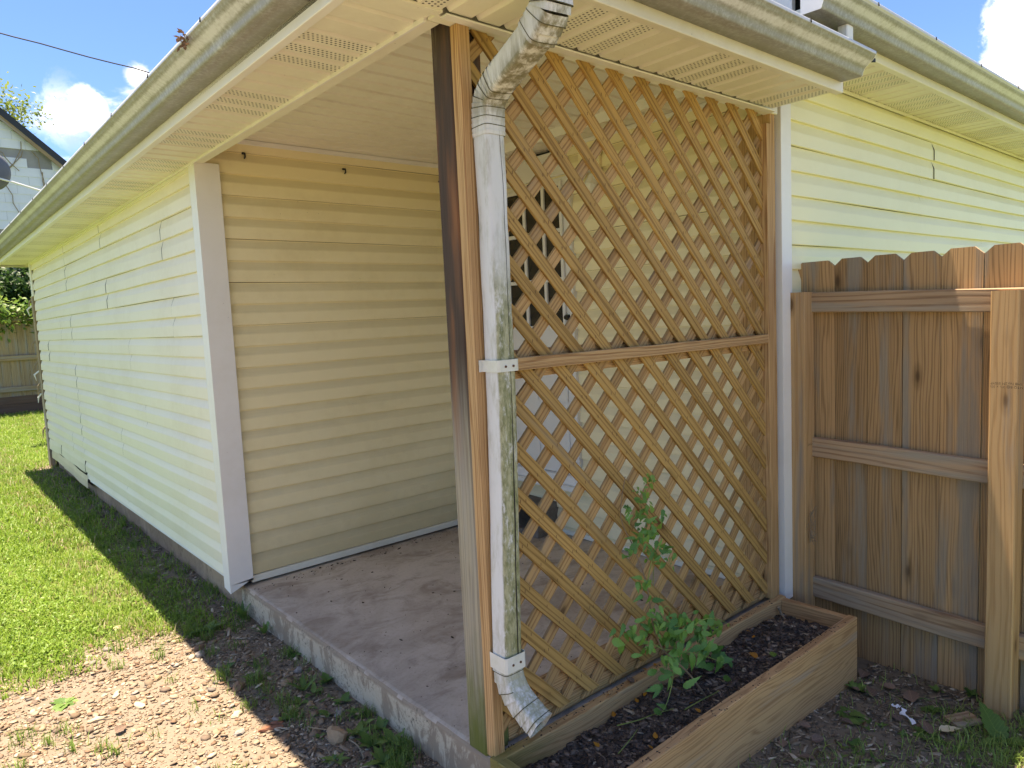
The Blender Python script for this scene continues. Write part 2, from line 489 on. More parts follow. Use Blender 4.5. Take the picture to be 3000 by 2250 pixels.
def concrete(name, a, b, c, sc=1.0, rough=0.85):
    m, nt = new_mat(name)
    p = pos(nt)
    n1 = noise(nt, p, 1.1 * sc, 7, 0.66, 0.5)
    n2 = noise(nt, mapv(nt, p, (1.6, 2.4, 2)), 2.6 * sc, 7, 0.68, 0.9)
    n3 = noise(nt, p, 60 * sc, 5, 0.75)
    col = mix(nt, ramp(nt, n1, 0.38, 0.62), a, b)
    col = mix(nt, math_(nt, 'MULTIPLY', ramp(nt, n2, 0.44, 0.72), 0.7), col, c)
    col = mix(nt, math_(nt, 'MULTIPLY', ramp(nt, n3, 0.5, 0.75), 0.35), col, tuple(x * .55 for x in c))
    finish(nt, col, rough, n3, 0.25, 0.002, 0.25)
    return m


M_SLAB = concrete("porch_concrete", (0.56, 0.48, 0.39), (0.40, 0.325, 0.25), (0.22, 0.155, 0.105))
M_BLOCK = concrete("block_concrete", (0.24, 0.21, 0.18), (0.18, 0.155, 0.13), (0.13, 0.11, 0.09), 3)


def flaking():
    m, nt = new_mat("flaking_whitewash")
    p = pos(nt)
    n1 = noise(nt, mapv(nt, p, (9, 9, 4)), 1.3, 8, 0.72, 0.6)
    n2 = noise(nt, mapv(nt, p, (3, 3, 3)), 1.2, 4, 0.6)
    n3 = noise(nt, p, 70, 5, 0.75)
    base = mix(nt, n2, (0.23, 0.17, 0.115), (0.38, 0.305, 0.225))
    z = N(nt, 'ShaderNodeSeparateXYZ', {0: p}).outputs[2]
    f = ramp(nt, math_(nt, 'ADD', math_(nt, 'MULTIPLY', n1, .75), math_(nt, 'MULTIPLY', n2, .28)), 0.475, 0.53)
    f = math_(nt, 'MULTIPLY', f, ramp(nt, math_(nt, 'ADD', z, math_(nt, 'MULTIPLY', n1, .05)), 0.012, -0.002))
    col = mix(nt, f, base, mix(nt, n3, (0.55, 0.475, 0.36), (0.42, 0.34, 0.24)))
    d = math_(nt, 'MULTIPLY', ramp(nt, n3, 0.52, 0.62), ramp(nt, n2, 0.45, 0.6))
    col = mix(nt, math_(nt, 'MULTIPLY', d, 0.8), col, (0.08, 0.075, 0.055))
    finish(nt, col, 0.9, math_(nt, 'ADD', f, math_(nt, 'MULTIPLY', n3, .4)), 0.35, 0.003, 0.2)
    return m


M_FLAKE = flaking()
M_FOUND = concrete("foundation_concrete", (0.44, 0.31, 0.20), (0.31, 0.21, 0.135), (0.18, 0.12, 0.075), 2)


def plain(name, col, rough=0.6, spec=0.4, var=0.15, sc=20, metal=0, transl=0, bs=0.15):
    m, nt = new_mat(name)
    v = ocoord(nt)
    n = noise(nt, v, sc, 5, 0.65)
    c = mix(nt, n, tuple(x * (1 - var) for x in col), tuple(min(1, x * (1 + var)) for x in col))
    finish(nt, c, rough, n, bs, 0.002, spec, metal, transl)
    return m


M_DARK = plain("dark_gap", (0.02, 0.018, 0.015), 0.9)
M_BACK = plain("old_sheathing", (0.10, 0.075, 0.05), 0.9, sc=6)
M_DOOR = plain("white_door_paint", (0.74, 0.73, 0.71), 0.4, 0.45, 0.05, 6, bs=0.04)
M_BLACK = plain("black_metal", (0.02, 0.02, 0.02), 0.4)
M_RUST = plain("rusty_screw", (0.12, 0.055, 0.025), 0.8)
M_SHIN = plain("dark_shingle", (0.045, 0.05, 0.065), 0.9, 0.2, 0.4, 40)
M_NEIGH = plain("white_shingle_siding", (0.70, 0.72, 0.76), 0.7, 0.3, 0.06, 3)
M_NGREY = plain("bare_grey_boards", (0.30, 0.29, 0.29), 0.8, 0.3, 0.25, 3)
M_DISH = plain("grey_dish_paint", (0.13, 0.14, 0.16), 0.5, 0.4, 0.1, 4)
M_WIRE = plain("black_cable", (0.03, 0.035, 0.045), 0.6)
M_PAPER = plain("torn_white_paper", (0.80, 0.80, 0.80), 0.8, 0.2, 0.05, 10)
M_TWIG = plain("dry_twig", (0.30, 0.23, 0.15), 0.85, 0.2, 0.35, 30)
M_STEM = plain("brown_plant_stem", (0.22, 0.15, 0.09), 0.7, 0.3, 0.3, 40)
M_GSTEM = plain("green_stem", (0.22, 0.28, 0.07), 0.6, 0.3, 0.2, 40)


def glass_mat():
    m, nt = new_mat("dark_window_glass")
    n = noise(nt, pos(nt), 3.0, 3)
    c = mix(nt, n, (0.012, 0.011, 0.010), (0.03, 0.027, 0.024))
    finish(nt, c, 0.08, None, spec=0.5)
    return m


M_GLASS = glass_mat()


def attr_mat(name, rough=0.7, transl=0.0, spec=0.3, sc=60, var=0.35, bstr=0.3):
    m, nt = new_mat(name)
    a = N(nt, 'ShaderNodeAttribute', attribute_name="tint").outputs[0]
    n = noise(nt, pos(nt), sc, 5, 0.65)
    c = mix(nt, n, N(nt, 'ShaderNodeVectorMath', {0: a, 3: 1 - var}, operation='SCALE').outputs[0], N(nt, 'ShaderNodeVectorMath', {0: a, 3: 1 + var}, operation='SCALE').outputs[0])
    finish(nt, c, rough, n, bstr, 0.002, spec, 0, transl)
    return m


M_GRASS = attr_mat("grass_blades", 0.5, 0.4, 0.35, 30, 0.2, 0.0)
M_STONE = attr_mat("gravel_stone", 0.85, 0, 0.2, 90, 0.3, 0.4)
M_LITTER = attr_mat("litter_bits", 0.9, 0, 0.2, 90, 0.3, 0.3)
M_FOL = attr_mat("tree_leaves", 0.5, 0.35, 0.35, 8, 0.25, 0.0)


def leaf_mat(name, light, dark, transl=0.3, vein=True, rough=0.42):
    m, nt = new_mat(name)
    v = ocoord(nt, False)
    rnd = N(nt, 'ShaderNodeObjectInfo').outputs['Random']
    c = mix(nt, rnd, dark, light)
    s = N(nt, 'ShaderNodeSeparateXYZ', {0: v})
    n = noise(nt, v, 60, 4, 0.6)
    c = mix(nt, math_(nt, 'MULTIPLY', n, .4), c, tuple(x * .55 for x in dark))
    h = n
    if vein:
        ab = math_(nt, 'ABSOLUTE', s.outputs[1])
        q = math_(nt, 'PINGPONG', math_(nt, 'MULTIPLY', math_(nt, 'SUBTRACT', s.outputs[0], math_(nt, 'MULTIPLY', ab, 0.9)), 150.0), 1.0)
        vv = math_(nt, 'MAXIMUM', ramp(nt, q, 0.18, 0.0), ramp(nt, ab, 0.0014, 0.0004))
        c = mix(nt, math_(nt, 'MULTIPLY', vv, 0.35), c, tuple(min(1, x * 1.7) for x in light))
        h = vv
    finish(nt, c, rough, h, 0.3, 0.0008, 0.45, 0, transl)
    return m


M_VLEAF = leaf_mat("vine_leaf_green", (0.22, 0.42, 0.08), (0.07, 0.2, 0.035))
M_VLEAFY = leaf_mat("vine_leaf_young", (0.27, 0.42, 0.08), (0.14, 0.30, 0.05), 0.4)
M_WEED = leaf_mat("weed_leaf_green", (0.20, 0.31, 0.07), (0.07, 0.16, 0.03))
M_DEAD = leaf_mat("dead_leaf_brown", (0.27, 0.17, 0.11), (0.15, 0.10, 0.075), 0.1, True, 0.8)
M_PETAL = leaf_mat("orange_petal", (0.75, 0.33, 0.03), (0.55, 0.22, 0.02), 0.3, False, 0.6)


def ground_mat():
    m, nt = new_mat("yard_soil")
    p = pos(nt)
    n1 = noise(nt, p, 3.0, 6, 0.65, 0.3)
    n2 = noise(nt, p, 22.0, 6, 0.7)
    n3 = noise(nt, p, 120.0, 4, 0.7)
    s = N(nt, 'ShaderNodeSeparateXYZ', {0: p})
    dirt = mix(nt, n2, (0.14, 0.108, 0.078), (0.29, 0.235, 0.18))
    dark = mix(nt, n2, (0.12, 0.093, 0.062), (0.29, 0.23, 0.16))
    lawn = mix(nt, n1, (0.10, 0.14, 0.03), (0.18, 0.22, 0.06))
    # lawn everywhere except the gravel patch in front, the strip by the slab and the bed by the planter
    yb = math_(nt, 'ADD', s.outputs[1], math_(nt, 'MULTIPLY', math_(nt, 'SUBTRACT', n1, .5), 0.7))
    is_lawn = math_(nt, 'MULTIPLY', ramp(nt, yb, 2.05, 2.5), ramp(nt, math_(nt, 'ADD', s.outputs[0], math_(nt, 'MULTIPLY', math_(nt, 'SUBTRACT', n1, .5), .5)), -0.12, -0.4))
    bounce_drive = math_(nt, 'MULTIPLY', ramp(nt, s.outputs[0], -7.5, -7.0), math_(nt, 'MULTIPLY', ramp(nt, yb, 2.4, 2.0), ramp(nt, math_(nt, 'ADD', s.outputs[0], math_(nt, 'MULTIPLY', s.outputs[1], 0.5)), 0.5, 0.2)))  # unseen gravel ground behind the camera, added for its warm bounce
    far = math_(nt, 'MAXIMUM', ramp(nt, s.outputs[1], -0.95, -1.3), math_(nt, 'MAXIMUM', ramp(nt, s.outputs[0], -6.9, -7.4), ramp(nt, s.outputs[1], 7.9, 8.3)))
    far = math_(nt, 'MULTIPLY', far, math_(nt, 'SUBTRACT', 1.0, bounce_drive))
    is_lawn = math_(nt, 'MAXIMUM', is_lawn, far)
    bed = math_(nt, 'MULTIPLY', ramp(nt, s.outputs[0], 0.0, 0.2), ramp(nt, s.outputs[1], 0.3, 0.1))
    strip = ramp(nt, math_(nt, 'ADD', s.outputs[0], math_(nt, 'MULTIPLY', n1, .3)), -0.25, 0.0)
    c = mix(nt, math_(nt, 'MAXIMUM', bed, math_(nt, 'MULTIPLY', strip, 0.6)), dirt, dark)
    c = mix(nt, is_lawn, c, lawn)
    finish(nt, c, 0.95, math_(nt, 'ADD', n2, math_(nt, 'MULTIPLY', n3, .5)), 0.6, 0.01, 0.15)
    return m


M_GROUND = ground_mat()


# ------------------------------------------------------------------ ground and slab
def gz(x, y):
    z = -.15 - (0.06 * min(max(0.0, x), 3.0) * min(1.0, max(0.0, (0.4 - y) / 0.4))) + 0.004 * min(max(0.0, y), 8) + 0.012 * max(0.0, min(y, 20) - 7.0)
    return z + 0.006 * sn(x * 2.1, y * 1.9, 1.0) + 0.004 * sn(y * 5.3, x * 4.0, 2.0)


def gxyz(x, y, dz=0.0):
    return V((x, y, gz(x, y) + dz))


xs = sorted(set([-300, -120, -60, -30, -15, -8, -5, -3.5] + [round(-2.5 + .1 * i, 3) for i in range(51)] + [3, 4, 6, 9, 15, 30, 60, 120, 300]))
ys = sorted(set([-300, -120, -60, -30, -15, -8, -5, -3.5, -2.5, -2] + [round(-1.6 + .1 * i, 3) for i in range(46)] + [3.3, 3.8, 4.4, 5, 6, 7, 8, 9, 10, 12, 14, 17, 20, 30, 60, 120, 300]))
gv = [(x, y, gz(x, y)) for y in ys for x in xs]
nx = len(xs)
gf = [(j * nx + i, j * nx + i + 1, (j + 1) * nx + i + 1, (j + 1) * nx + i) for j in range(len(ys) - 1) for i in range(nx - 1)]
g = obj("ground", gv, gf, M_GROUND, smooth=True)
tag(g, "brown dirt and lawn around the cream sided house", kind='structure')

WT, LX, XS = 2.018, 1.755, 0.056     # end wall plane, back wall plane, slab front edge


def slab():
    # rounded, slightly ragged front edge; top at z = 0
    n = 60
    vs, fs = [], []
    prof = [(XS - 0.004, -0.6), (XS, -0.03), (XS + 0.002, -0.012), (XS + 0.008, -0.003), (XS + 0.02, 0.0), (LX + .03, 0.0)]
    for i in range(n + 1):
        y = 0.0 + (WT + 0.03) * i / n
        for k, (x, z) in enumerate(prof):
            j = 0.0025 * sn(y * 9, k, 3.0) if k < 4 else 0
            vs.append((x + j, y, z - (abs(j) if k in (3,) else 0)))
    k = len(prof)
    for i in range(n):
        for j in range(k - 1):
            fs.append((i * k + j, (i + 1) * k + j, (i + 1) * k + j + 1, i * k + j + 1))
    b = len(vs)
    vs += [(XS, 0, -.6), (LX + .03, 0, -.6), (LX + .03, 0, 0), (XS + .02, 0, 0.0)]
    fs.append((b, b + 1, b + 2, b + 3))
    me = mesh("porch_floor", vs, fs, M_SLAB)
    me.materials.append(M_FLAKE)
    for q in me.polygons:
        if abs(q.normal.x) > 0.75 or abs(q.normal.y) > .9: q.material_index = 1
    o = link(bpy.data.objects.new("porch_floor", me))
    tag(o, "stained concrete porch slab with flaking white edge", kind='structure')


slab()

# ------------------------------------------------------------------ house
H = 2.11
HM_ = 2.31
house = thing("house", "cream vinyl sided house with covered porch corner", "house", (0.9, 2.0, 0))
LAP = 0.10668


def siding_wall(origin, X, Yo, length, z0, z1, zlap, mat, joints, zmin=None, edge=0.0, seed=0):
    """origin = point at z=0, local X along the wall, Yo outwards. zlap = height of one butt edge.
    joints = list of (x, z): where a pair of courses starts a new panel."""
    X, Yo, origin = V(X), V(Yo), V(origin)
    back = board("siding_wall", origin + V((0, 0, (z0 + z1) / 2)) - Yo * 0.03, origin + X * length + V((0, 0, (z0 + z1) / 2)) - Yo * 0.03, z1 - z0, 0.05, Yo, M_BACK, house)
    k = math.floor((z0 - zlap) / (2 * LAP)) - 1
    h = LAP
    rr = random.Random(seed)
    while True:
        zb = zlap + k * 2 * LAP
        k += 1
        if zb > z1 - .005: break
        if zb + 2 * LAP < z0 + .005: continue
        js = sorted([x for (x, z) in joints if zb <= z < zb + 2 * LAP])
        cuts = [0.0] + js + [length]
        for a, b in zip(cuts[:-1], cuts[1:]):
            a2 = a + (0.0035 if a > 0 else 0)
            n = max(1, int((b - a2) / 0.22))
            prof = []
            for c in (0, 1):
                zc = zb + c * h
                prof += [(.001, zc + .0005), (.0145, zc), (.0165, zc + .0025), (.0160, zc + .54 * h), (.0148, zc + .59 * h), (.0020, zc + .94 * h), (.001, zc + h - .0005)]
            pr_ = []
            for (o_, z_) in prof:
                z_ = min(max(z_, z0), z1)
                pr_.append((o_, z_))
            vs, fs = [], []
            ph = rr.uniform(0, 9)
            for i in range(n + 1):
                x = a2 + (b - a2) * i / n
                wv = 0.0032 * sn(x * 1.9, zb * 3, ph)
                wz = 0.0018 * sn(x * 1.1, zb, ph + 2)
                for (o_, z_) in pr_:
                    vs.append((x, o_ + (wv if o_ > .004 else 0), z_ + (wz if z0 < z_ < z1 else 0)))
            m_ = len(pr_)
            for i in range(n):
                for j in range(m_ - 1):
                    fs.append((i * m_ + j, (i + 1) * m_ + j, (i + 1) * m_ + j + 1, i * m_ + j + 1))
            obj("siding_panel", vs, fs, mat, back, frame(X, Yo, (0, 0, 1), origin))
    return back


YF = 7.575
LJ = [(5.70, 1.92), (5.70, 1.72), (4.14, 1.70), (4.14, 1.52), (6.12, 1.457), (6.12, 1.30), (2.60, 1.48), (2.60, 1.30), (3.635, 1.26), (3.635, 1.09),
      (4.125, 1.044), (4.125, .87), (6.955, 1.237), (6.83, .80), (6.83, .65), (3.395, .847), (3.395, .655), (4.11, .62), (4.11, .446), (6.13, .39),
      (2.62, .41), (4.12, .172), (4.18, 2.08), (2.695, 1.9)]
# one joint per pair of courses
def pairs(js, zlap):
    out, seen = [], set()
    for x, z in js:
        k = (math.floor((z - zlap) / (2 * LAP)), round(x * 4))
        if k not in seen:
            seen.add(k); out.append((x - WT, z))
    return out


ZL = 1.603 - 15 * LAP
siding_wall((0.012, WT, 0), (0, 1, 0), (-1, 0, 0), 5.62 - WT, 0.058, H - 0.004, ZL, M_SID_L, [j for j in pairs(LJ, ZL) if j[0] < 5.5 - WT], seed=1)
# the far end is a second wall stretch so the broken bottom course can hang lower
siding_wall((0.012, 5.6235, 0), (0, 1, 0), (-1, 0, 0), YF - 5.6235, 0.225, H - 0.004, ZL, M_SID_L, [(x + WT - 5.6235, z) for x, z in pairs(LJ, ZL) if x + WT > 5.66], seed=2)
M_SID_T = vinyl("tan_cracked_siding", (0.72, 0.62, 0.43), (0.5, 0.41, 0.25), 0.6)


def broken_bottom():
    wall = box("old_sheathing", (0.03, 5.6, -0.02), (0.08, YF, 0.22), M_BACK, house)
    parts = [(5.625, 6.80, .108, .2245, .002), (6.812, YF - .02, .112, .226, .004), (5.55, 6.72, -.005, .104, .006), (6.76, YF - .10, .02, .112, .0)]
    for (a, b, za, zb, o) in parts:
        vs, fs = [], []
        n = 6
        for i in range(n + 1):
            y = a + (b - a) * i / n
            dz = 0.012 * sn(y * 2.2, za * 9, 2.0) - (0.02 * (1 - i / n) if za < .05 else 0)
            for (x, z) in ((.010 - o, za), (-.006 - o, za), (-.004 - o, za + (zb - za) * .6), (.004 - o, zb)):
                vs.append((x, y, z + dz))
        for i in range(n):
            for j in range(3):
                fs.append((i * 4 + j, (i + 1) * 4 + j, (i + 1) * 4 + j + 1, i * 4 + j + 1))
        o_ = obj("siding_panel", vs, fs, M_SID_T if za < .05 else M_SID_L, wall)
        if za < .05: o_['label'] = "cracked tan bottom course hanging loose at the far corner"


broken_bottom()
box("starter_strip", (-.004, WT + .01, 0.045), (0.02, 5.46, 0.060), M_TRIM, house, 0.001)
ZE = 0.0487
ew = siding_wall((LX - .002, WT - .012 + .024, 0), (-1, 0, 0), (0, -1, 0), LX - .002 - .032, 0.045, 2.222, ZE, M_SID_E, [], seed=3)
box("base_trim", (0.10, WT - .014, 0.012), (LX - .02, WT + .02, 0.046), M_FASC, house, 0.002)
box("ceiling_trim", (0.02, WT - .016, 2.221), (LX - .02, WT + .02, 2.244), M_TRIM, house, 0.002)
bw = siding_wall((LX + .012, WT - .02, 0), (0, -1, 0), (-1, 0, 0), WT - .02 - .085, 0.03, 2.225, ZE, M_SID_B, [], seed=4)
box("ceiling_trim", (LX - .016, .05, 2.224), (LX + .02, 1.20, 2.244), M_TRIM, house, 0.002)
box("base_trim", (LX - .014, .10, 0.004), (LX + .02, WT - .03, 0.031), M_FASC, house, 0.002)
ZR = 1.78 - 16 * LAP
siding_wall((LX + .03, .012, 0), (1, 0, 0), (0, -1, 0), 6.6, 0.0, 2.296, ZR, M_SID_R, [(3.51 - LX - .03, 2.19), (3.51 - LX - .03, 2.0), (3.325 - LX - .03, 1.98), (3.325 - LX - .03, 1.79), (4.42 - LX - .03, 1.77), (4.42 - LX - .03, 1.6), (1.80 - LX - .03, 1.6)], seed=5)

box("frieze_trim", (-.0115, WT + .066, H - .026), (.004, YF + .02, H - .0005), M_SOFF, house, .001)
# white L shaped corner trims
def corner_trim(x0, y0, wx, wy, z0, z1, sx, sy, notch=False):
    """corner at (x0,y0); legs run +sx in x and +sy in y from the corner"""
    t = 0.012
    pts = [(0, 0), (wx, 0), (wx, t), (t, t), (t, wy), (0, wy)]
    vs, fs = [], []
    zz = [z0, z0 + .03, (z0 + z1) / 2, z1]
    for z in zz:
        for i, (a, b) in enumerate(pts):
            dz = 0
            if notch and z == z0:
                dz = {0: -.012, 1: .04, 2: .04, 3: -.012, 4: .0, 5: .0}[i]
            vs.append((x0 + sx * a, y0 + sy * b, z + dz))
    for k in range(3):
        for i in range(6):
            j = (i + 1) % 6
            fs.append((k * 6 + i, k * 6 + j, (k + 1) * 6 + j, (k + 1) * 6 + i))
    return obj("corner_trim", vs, fs, M_TRIM, house)


corner_trim(-.016, WT - .026, .118, .088, -0.0, H - .002, 1, 1, True)
corner_trim(LX - .010, -.010, .085, .085, -.02, HM_ - .02, 1, 1)
ct = corner_trim(-.016, YF + .03, .10, .09, 1.755, H - .004, 1, -1)
# bare corner board exposed where the trim is gone
board("corner_board", (.012, YF + .075, -.14), (.012, YF + .075, 1.76), .14, .05, (-1, 0, 0), M_OLDF, house, segs=6, warp=.003)
for i in range(9):
    z = [1.73, 1.66, 1.28, 1.05, .95, .82, .74, .70, .33][i]
    vs, fs = tube_geo([(-.01, YF + .13, z), (-.03 - .03 * random.random(), YF + .15, z - .04), (-.035 - .02 * random.random(), YF + .16, z - .1 - .05 * random.random())], [.009, .009, .002], 5)
    obj("torn_wrap_shred", vs, fs, M_PAPER if i % 3 == 1 else M_TWIG, house)

# foundation below the siding
vs, fs = [], []
ny = 48
for i in range(ny + 1):
    y = WT + (YF + .03 - WT) * i / ny
    for z in (-.4, -.12, -.03, .06):
        vs.append((XS + .006 + .006 * sn(y * 6, z * 30, 4), y, z))
for i in range(ny):
    for j in range(3):
        fs.append((i * 4 + j, (i + 1) * 4 + j, (i + 1) * 4 + j + 1, i * 4 + j + 1))
obj("foundation", vs, fs, M_FOUND, house)
box("foundation", (LX + .05, .03, -.5), (8.3, .09, .0), M_FOUND, house)

# closing walls so the interior stays dark
box("rear_wall", (.05, YF + .02, -.3), (8.35, YF + .08, 2.3), M_BACK, house)
box("side_wall", (8.3, .05, -.3), (8.36, YF + .02, 2.3), M_BACK, house)
box("interior_wall", (LX + .9, .1, -.1), (LX + .95, 3.2, 2.3), M_DARK, house)

# header beams wrapped in trim
box("header_beam", (-.012, .04, H - .006), (.030, WT + .04, 2.26), M_SOFF, house, .002)
box("header_beam", (-.012, -.006, H - .008), (LX - .03, .034, 2.26), M_SOFF, house, .002)


# soffits: every three-course panel its own piece
def soffit_panel(parent, M, length, courses, mat, pitch=0.097, groove=True):
    """courses along local Y, panel length along local X, looking down (-Z)"""
    vs, fs = [], []
    prof = []
    for c in range(courses):
        y = c * pitch
        prof += [(y, .013), (y + .009, .013), (y + .021, 0.0), (y + pitch - .004, 0.0005), (y + pitch - .002, .011)]
    for x in (0, length):
        for (y, z) in prof:
            vs.append((x, y, z))
    m_ = len(prof)
    for j in range(m_ - 1):
        fs.append((j, j + 1, m_ + j + 1, m_ + j))
    return obj("soffit_panel" if groove else "ceiling_panel", vs, fs, mat, parent, M)


SOX, SOY = -.246, -.286      # inner edges of the fascia underside
sof = box("soffit", (SOX - .03, -.30, H + .012), (.0, 7.95, H + .03), M_DARK, house)
y = 0.069 - .097 * 3
kind = 0
y0 = -.025 - 3 * .097 + .097
y = .266 - .582
while y < 7.9:
    for vent in (True, False):
        n = 3
        if y + .29 > -.02 and y < 7.85:
            ya = y
            if ya < -.026:
                c0 = int(math.ceil((-.03 - ya) / .097 - .05)); ya += c0 * .097; n -= c0
            n = min(n, int((7.90 - ya) / .097))
            if n > 0:
                soffit_panel(sof, frame((1, 0, 0), (0, 1, 0), (0, 0, 1), (SOX, ya, H)), -SOX - .014, n, M_VENT if vent else M_SOFF)
        y += .291
sof2 = box("soffit", (SOX - .03, SOY - .0, H + .014), (1.66, -.032, H + .032), M_DARK, house)
x = .279 - .582 * 1
while x < 1.66:
    for vent in (True, False):
        n = min(3, int(round((1.645 - x) / .097)))
        if n > 0 and x + .29 > SOX:
            c0 = max(0, int(math.ceil((SOX - x) / .097)))
            if n - c0 > 0:
                soffit_panel(sof2, frame((0, 1, 0), (1, 0, 0), (0, 0, 1), (x + c0 * .097, SOY, H - .004)), -SOY - .034, n - c0, M_VENT if vent else M_SOFF)
        x += .291
box("soffit_channel", (SOX, -.034, H - .010), (-.012, -.004, H - .002), M_SOFF, house, .001)
box("soffit_channel", (.0, -.036, H - .014), (1.655, -.006, H - .0085), M_TRIM, house, .001)
box("soffit_channel", (-.022, .04, H - .010), (-.0125, YF, H + .004), M_TRIM, house, .001)
HM = 2.31
sof3 = box("soffit", (1.43, -.245, HM + .013), (8.5, .0, HM + .03), M_DARK, house)
x = 2.516 - .582 * 2
while x < 8.3:
    for vent in (False, True):
        xx = x if not vent else x + .291
        if xx > 1.4:
            soffit_panel(sof3, frame((0, 1, 0), (1, 0, 0), (0, 0, 1), (xx, -.243, HM)), .243, 3, M_VENT if (not vent) == False else M_SOFF)
    x += .582
box("soffit_channel", (LX + .05, -.006, HM - .016), (8.4, .004, HM - .001), M_SOFF, house, .001)

# fascia (metal wrapped) with its return underneath
box("fascia", (-.276, -.318, H - .012), (-.248, 7.95, 2.150), M_FASW, house, .002)
box("fascia", (-.2475, -.316, H - .014), (1.645, -.288, 2.146), M_FASC, house, .002)
box("fascia", (1.405, -.275, HM - .012), (8.5, -.245, 2.36), M_FASC, house, .002)
box("fascia", (-.276, 7.95, H - .012), (3.0, 7.98, 2.2), M_FASC, house, .002)
box("soffit", (.0, YF + .09, H + .004), (3.0, 7.95, H + .02), M_SOFF, house, .002)
# rake board and gable above the porch roof
vs = [(1.405, -.24, 2.30), (1.405, 3.8, 3.50), (1.405, 3.8, 3.72), (1.405, -.24, 2.52)]
vs += [(1.43, v[1], v[2]) for v in vs]
obj("rake_board", vs, [(0, 1, 2, 3), (7, 6, 5, 4), (0, 4, 5, 1), (1, 5, 6, 2), (2, 6, 7, 3), (3, 7, 4, 0)], M_TRIM, house)
vs = [(1.45, -.2, 2.2), (1.45, 3.8, 2.2), (1.45, 3.8, 3.6), (1.45, -.2, 2.4)]
obj("gable_wall", vs, [(0, 1, 2, 3)], M_TRIM, house)


# K style gutters
def gutter(a, b, back, w0=.078, w1=.128, h=.074, end_a=False, end_b=False, mat=None):
    """a->b along the fascia at the gutter's bottom back edge; back = direction away from the wall"""
    a, b = V(a), V(b)
    L = (b - a).length
    X = (b - a).normalized()
    Y = V(back)
    Z = V((0, 0, 1))
    prof = [(.001, h + .012), (.001, 0.0), (w0 - .004, -.001), (w0, .003), (w0 + .002, .012), (w0 + .005, .018)]
    for i in range(1, 8):
        t = i / 8
        s = t * t * (3 - 2 * t)
        prof.append((w0 + .005 + (w1 - w0 - .010) * s, .018 + (h - .032) * t))
    prof += [(w1 - .004, h - .013), (w1 - .001, h - .012), (w1, h - .009), (w1, h), (w1 - .003, h + .002), (w1 - .016, h), (w1 - .017, h - .004)]
    n = max(2, int(L / .25))
    vs, fs = [], []
    for i in range(n + 1):
        x = L * i / n
        d = 0.0012 * sn(x * 2.0, 0, L)
        for (y, z) in prof:
            vs.append((x, y, z + d))
    m_ = len(prof)
    for i in range(n):
        for j in range(m_ - 1):
            fs.append((i * m_ + j, i * m_ + j + 1, (i + 1) * m_ + j + 1, (i + 1) * m_ + j))
    g = obj("gutter", vs, fs, mat or M_GUT, house, frame(X, Y, Z, a) if X.cross(Y).z > 0 else frame(X, Y, Z, a), True)
    for flag, x in ((end_a, 0.0), (end_b, L)):
        if flag:
            ev = [(x, y, z) for (y, z) in prof[:-2]]
            k = len(ev)
            ev += [(x + (.002 if x == 0 else -.002), y, z) for (y, z) in prof[:-2]]
            ef = [tuple(range(k)), tuple(reversed(range(k, 2 * k)))] + [(i, (i + 1) % k, k + (i + 1) % k, k + i) for i in range(k)]
            obj("end_cap", ev, ef, M_FASW, g, WM[g])
    x = .35
    while x < L:
        obj("hanger_clip", *join_geo([((lambda: tube_geo([(x, w1 - .02, h + .001), (x, w1 + .0005, h + .001), (x, w1 + .001, h - .010)], [.003, .003, .003], 4))())]), M_DARK, g, WM[g])
        x += .61 + .08 * sn(x * 7)
    return g


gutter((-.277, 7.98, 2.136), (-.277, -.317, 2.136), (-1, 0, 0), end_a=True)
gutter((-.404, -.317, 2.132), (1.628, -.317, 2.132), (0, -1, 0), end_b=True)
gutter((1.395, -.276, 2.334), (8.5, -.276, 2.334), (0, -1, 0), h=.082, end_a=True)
# drop outlet hanging from the main gutter over the porch roof
vs, fs = tube_geo([(1.645, -.325, 2.338), (1.645, -.325, 2.285)], 1, 12, sq=(.028, .02, .35))
obj("drain_outlet", vs, fs, M_FASW, house)

# roofs
def slab_poly(name, pts, th, mat):
    n = len(pts)
    vs = [V(p) for p in pts] + [V(p) - V((0, 0, th)) for p in pts]
    fs = [tuple(range(n)), tuple(reversed(range(n, 2 * n)))] + [(i, n + i, n + (i + 1) % n, (i + 1) % n) for i in range(n)]
    return obj(name, vs, fs, mat, house)


def zr(d): return 2.214 + .3 * d


slab_poly("roof", [(-.36, -.40, zr(0)), (-.36, 7.99, zr(0)), (3.6, 7.99, zr(3.96)), (3.6, 3.56, zr(3.96))], .014, M_SHIN)
slab_poly("roof", [(-.36, -.40, zr(0)), (1.73, 1.69, zr(2.09)), (1.73, -.40, zr(0))], .014, M_SHIN)
slab_poly("roof", [(1.40, -.36, 2.418), (1.40, 3.9, 3.70), (8.6, 3.9, 3.70), (8.6, -.36, 2.418)], .014, M_SHIN)
slab_poly("roof", [(1.40, 3.9, 3.70), (1.40, 8.1, 2.44), (8.6, 8.1, 2.44), (8.6, 3.9, 3.70)], .014, M_SHIN)

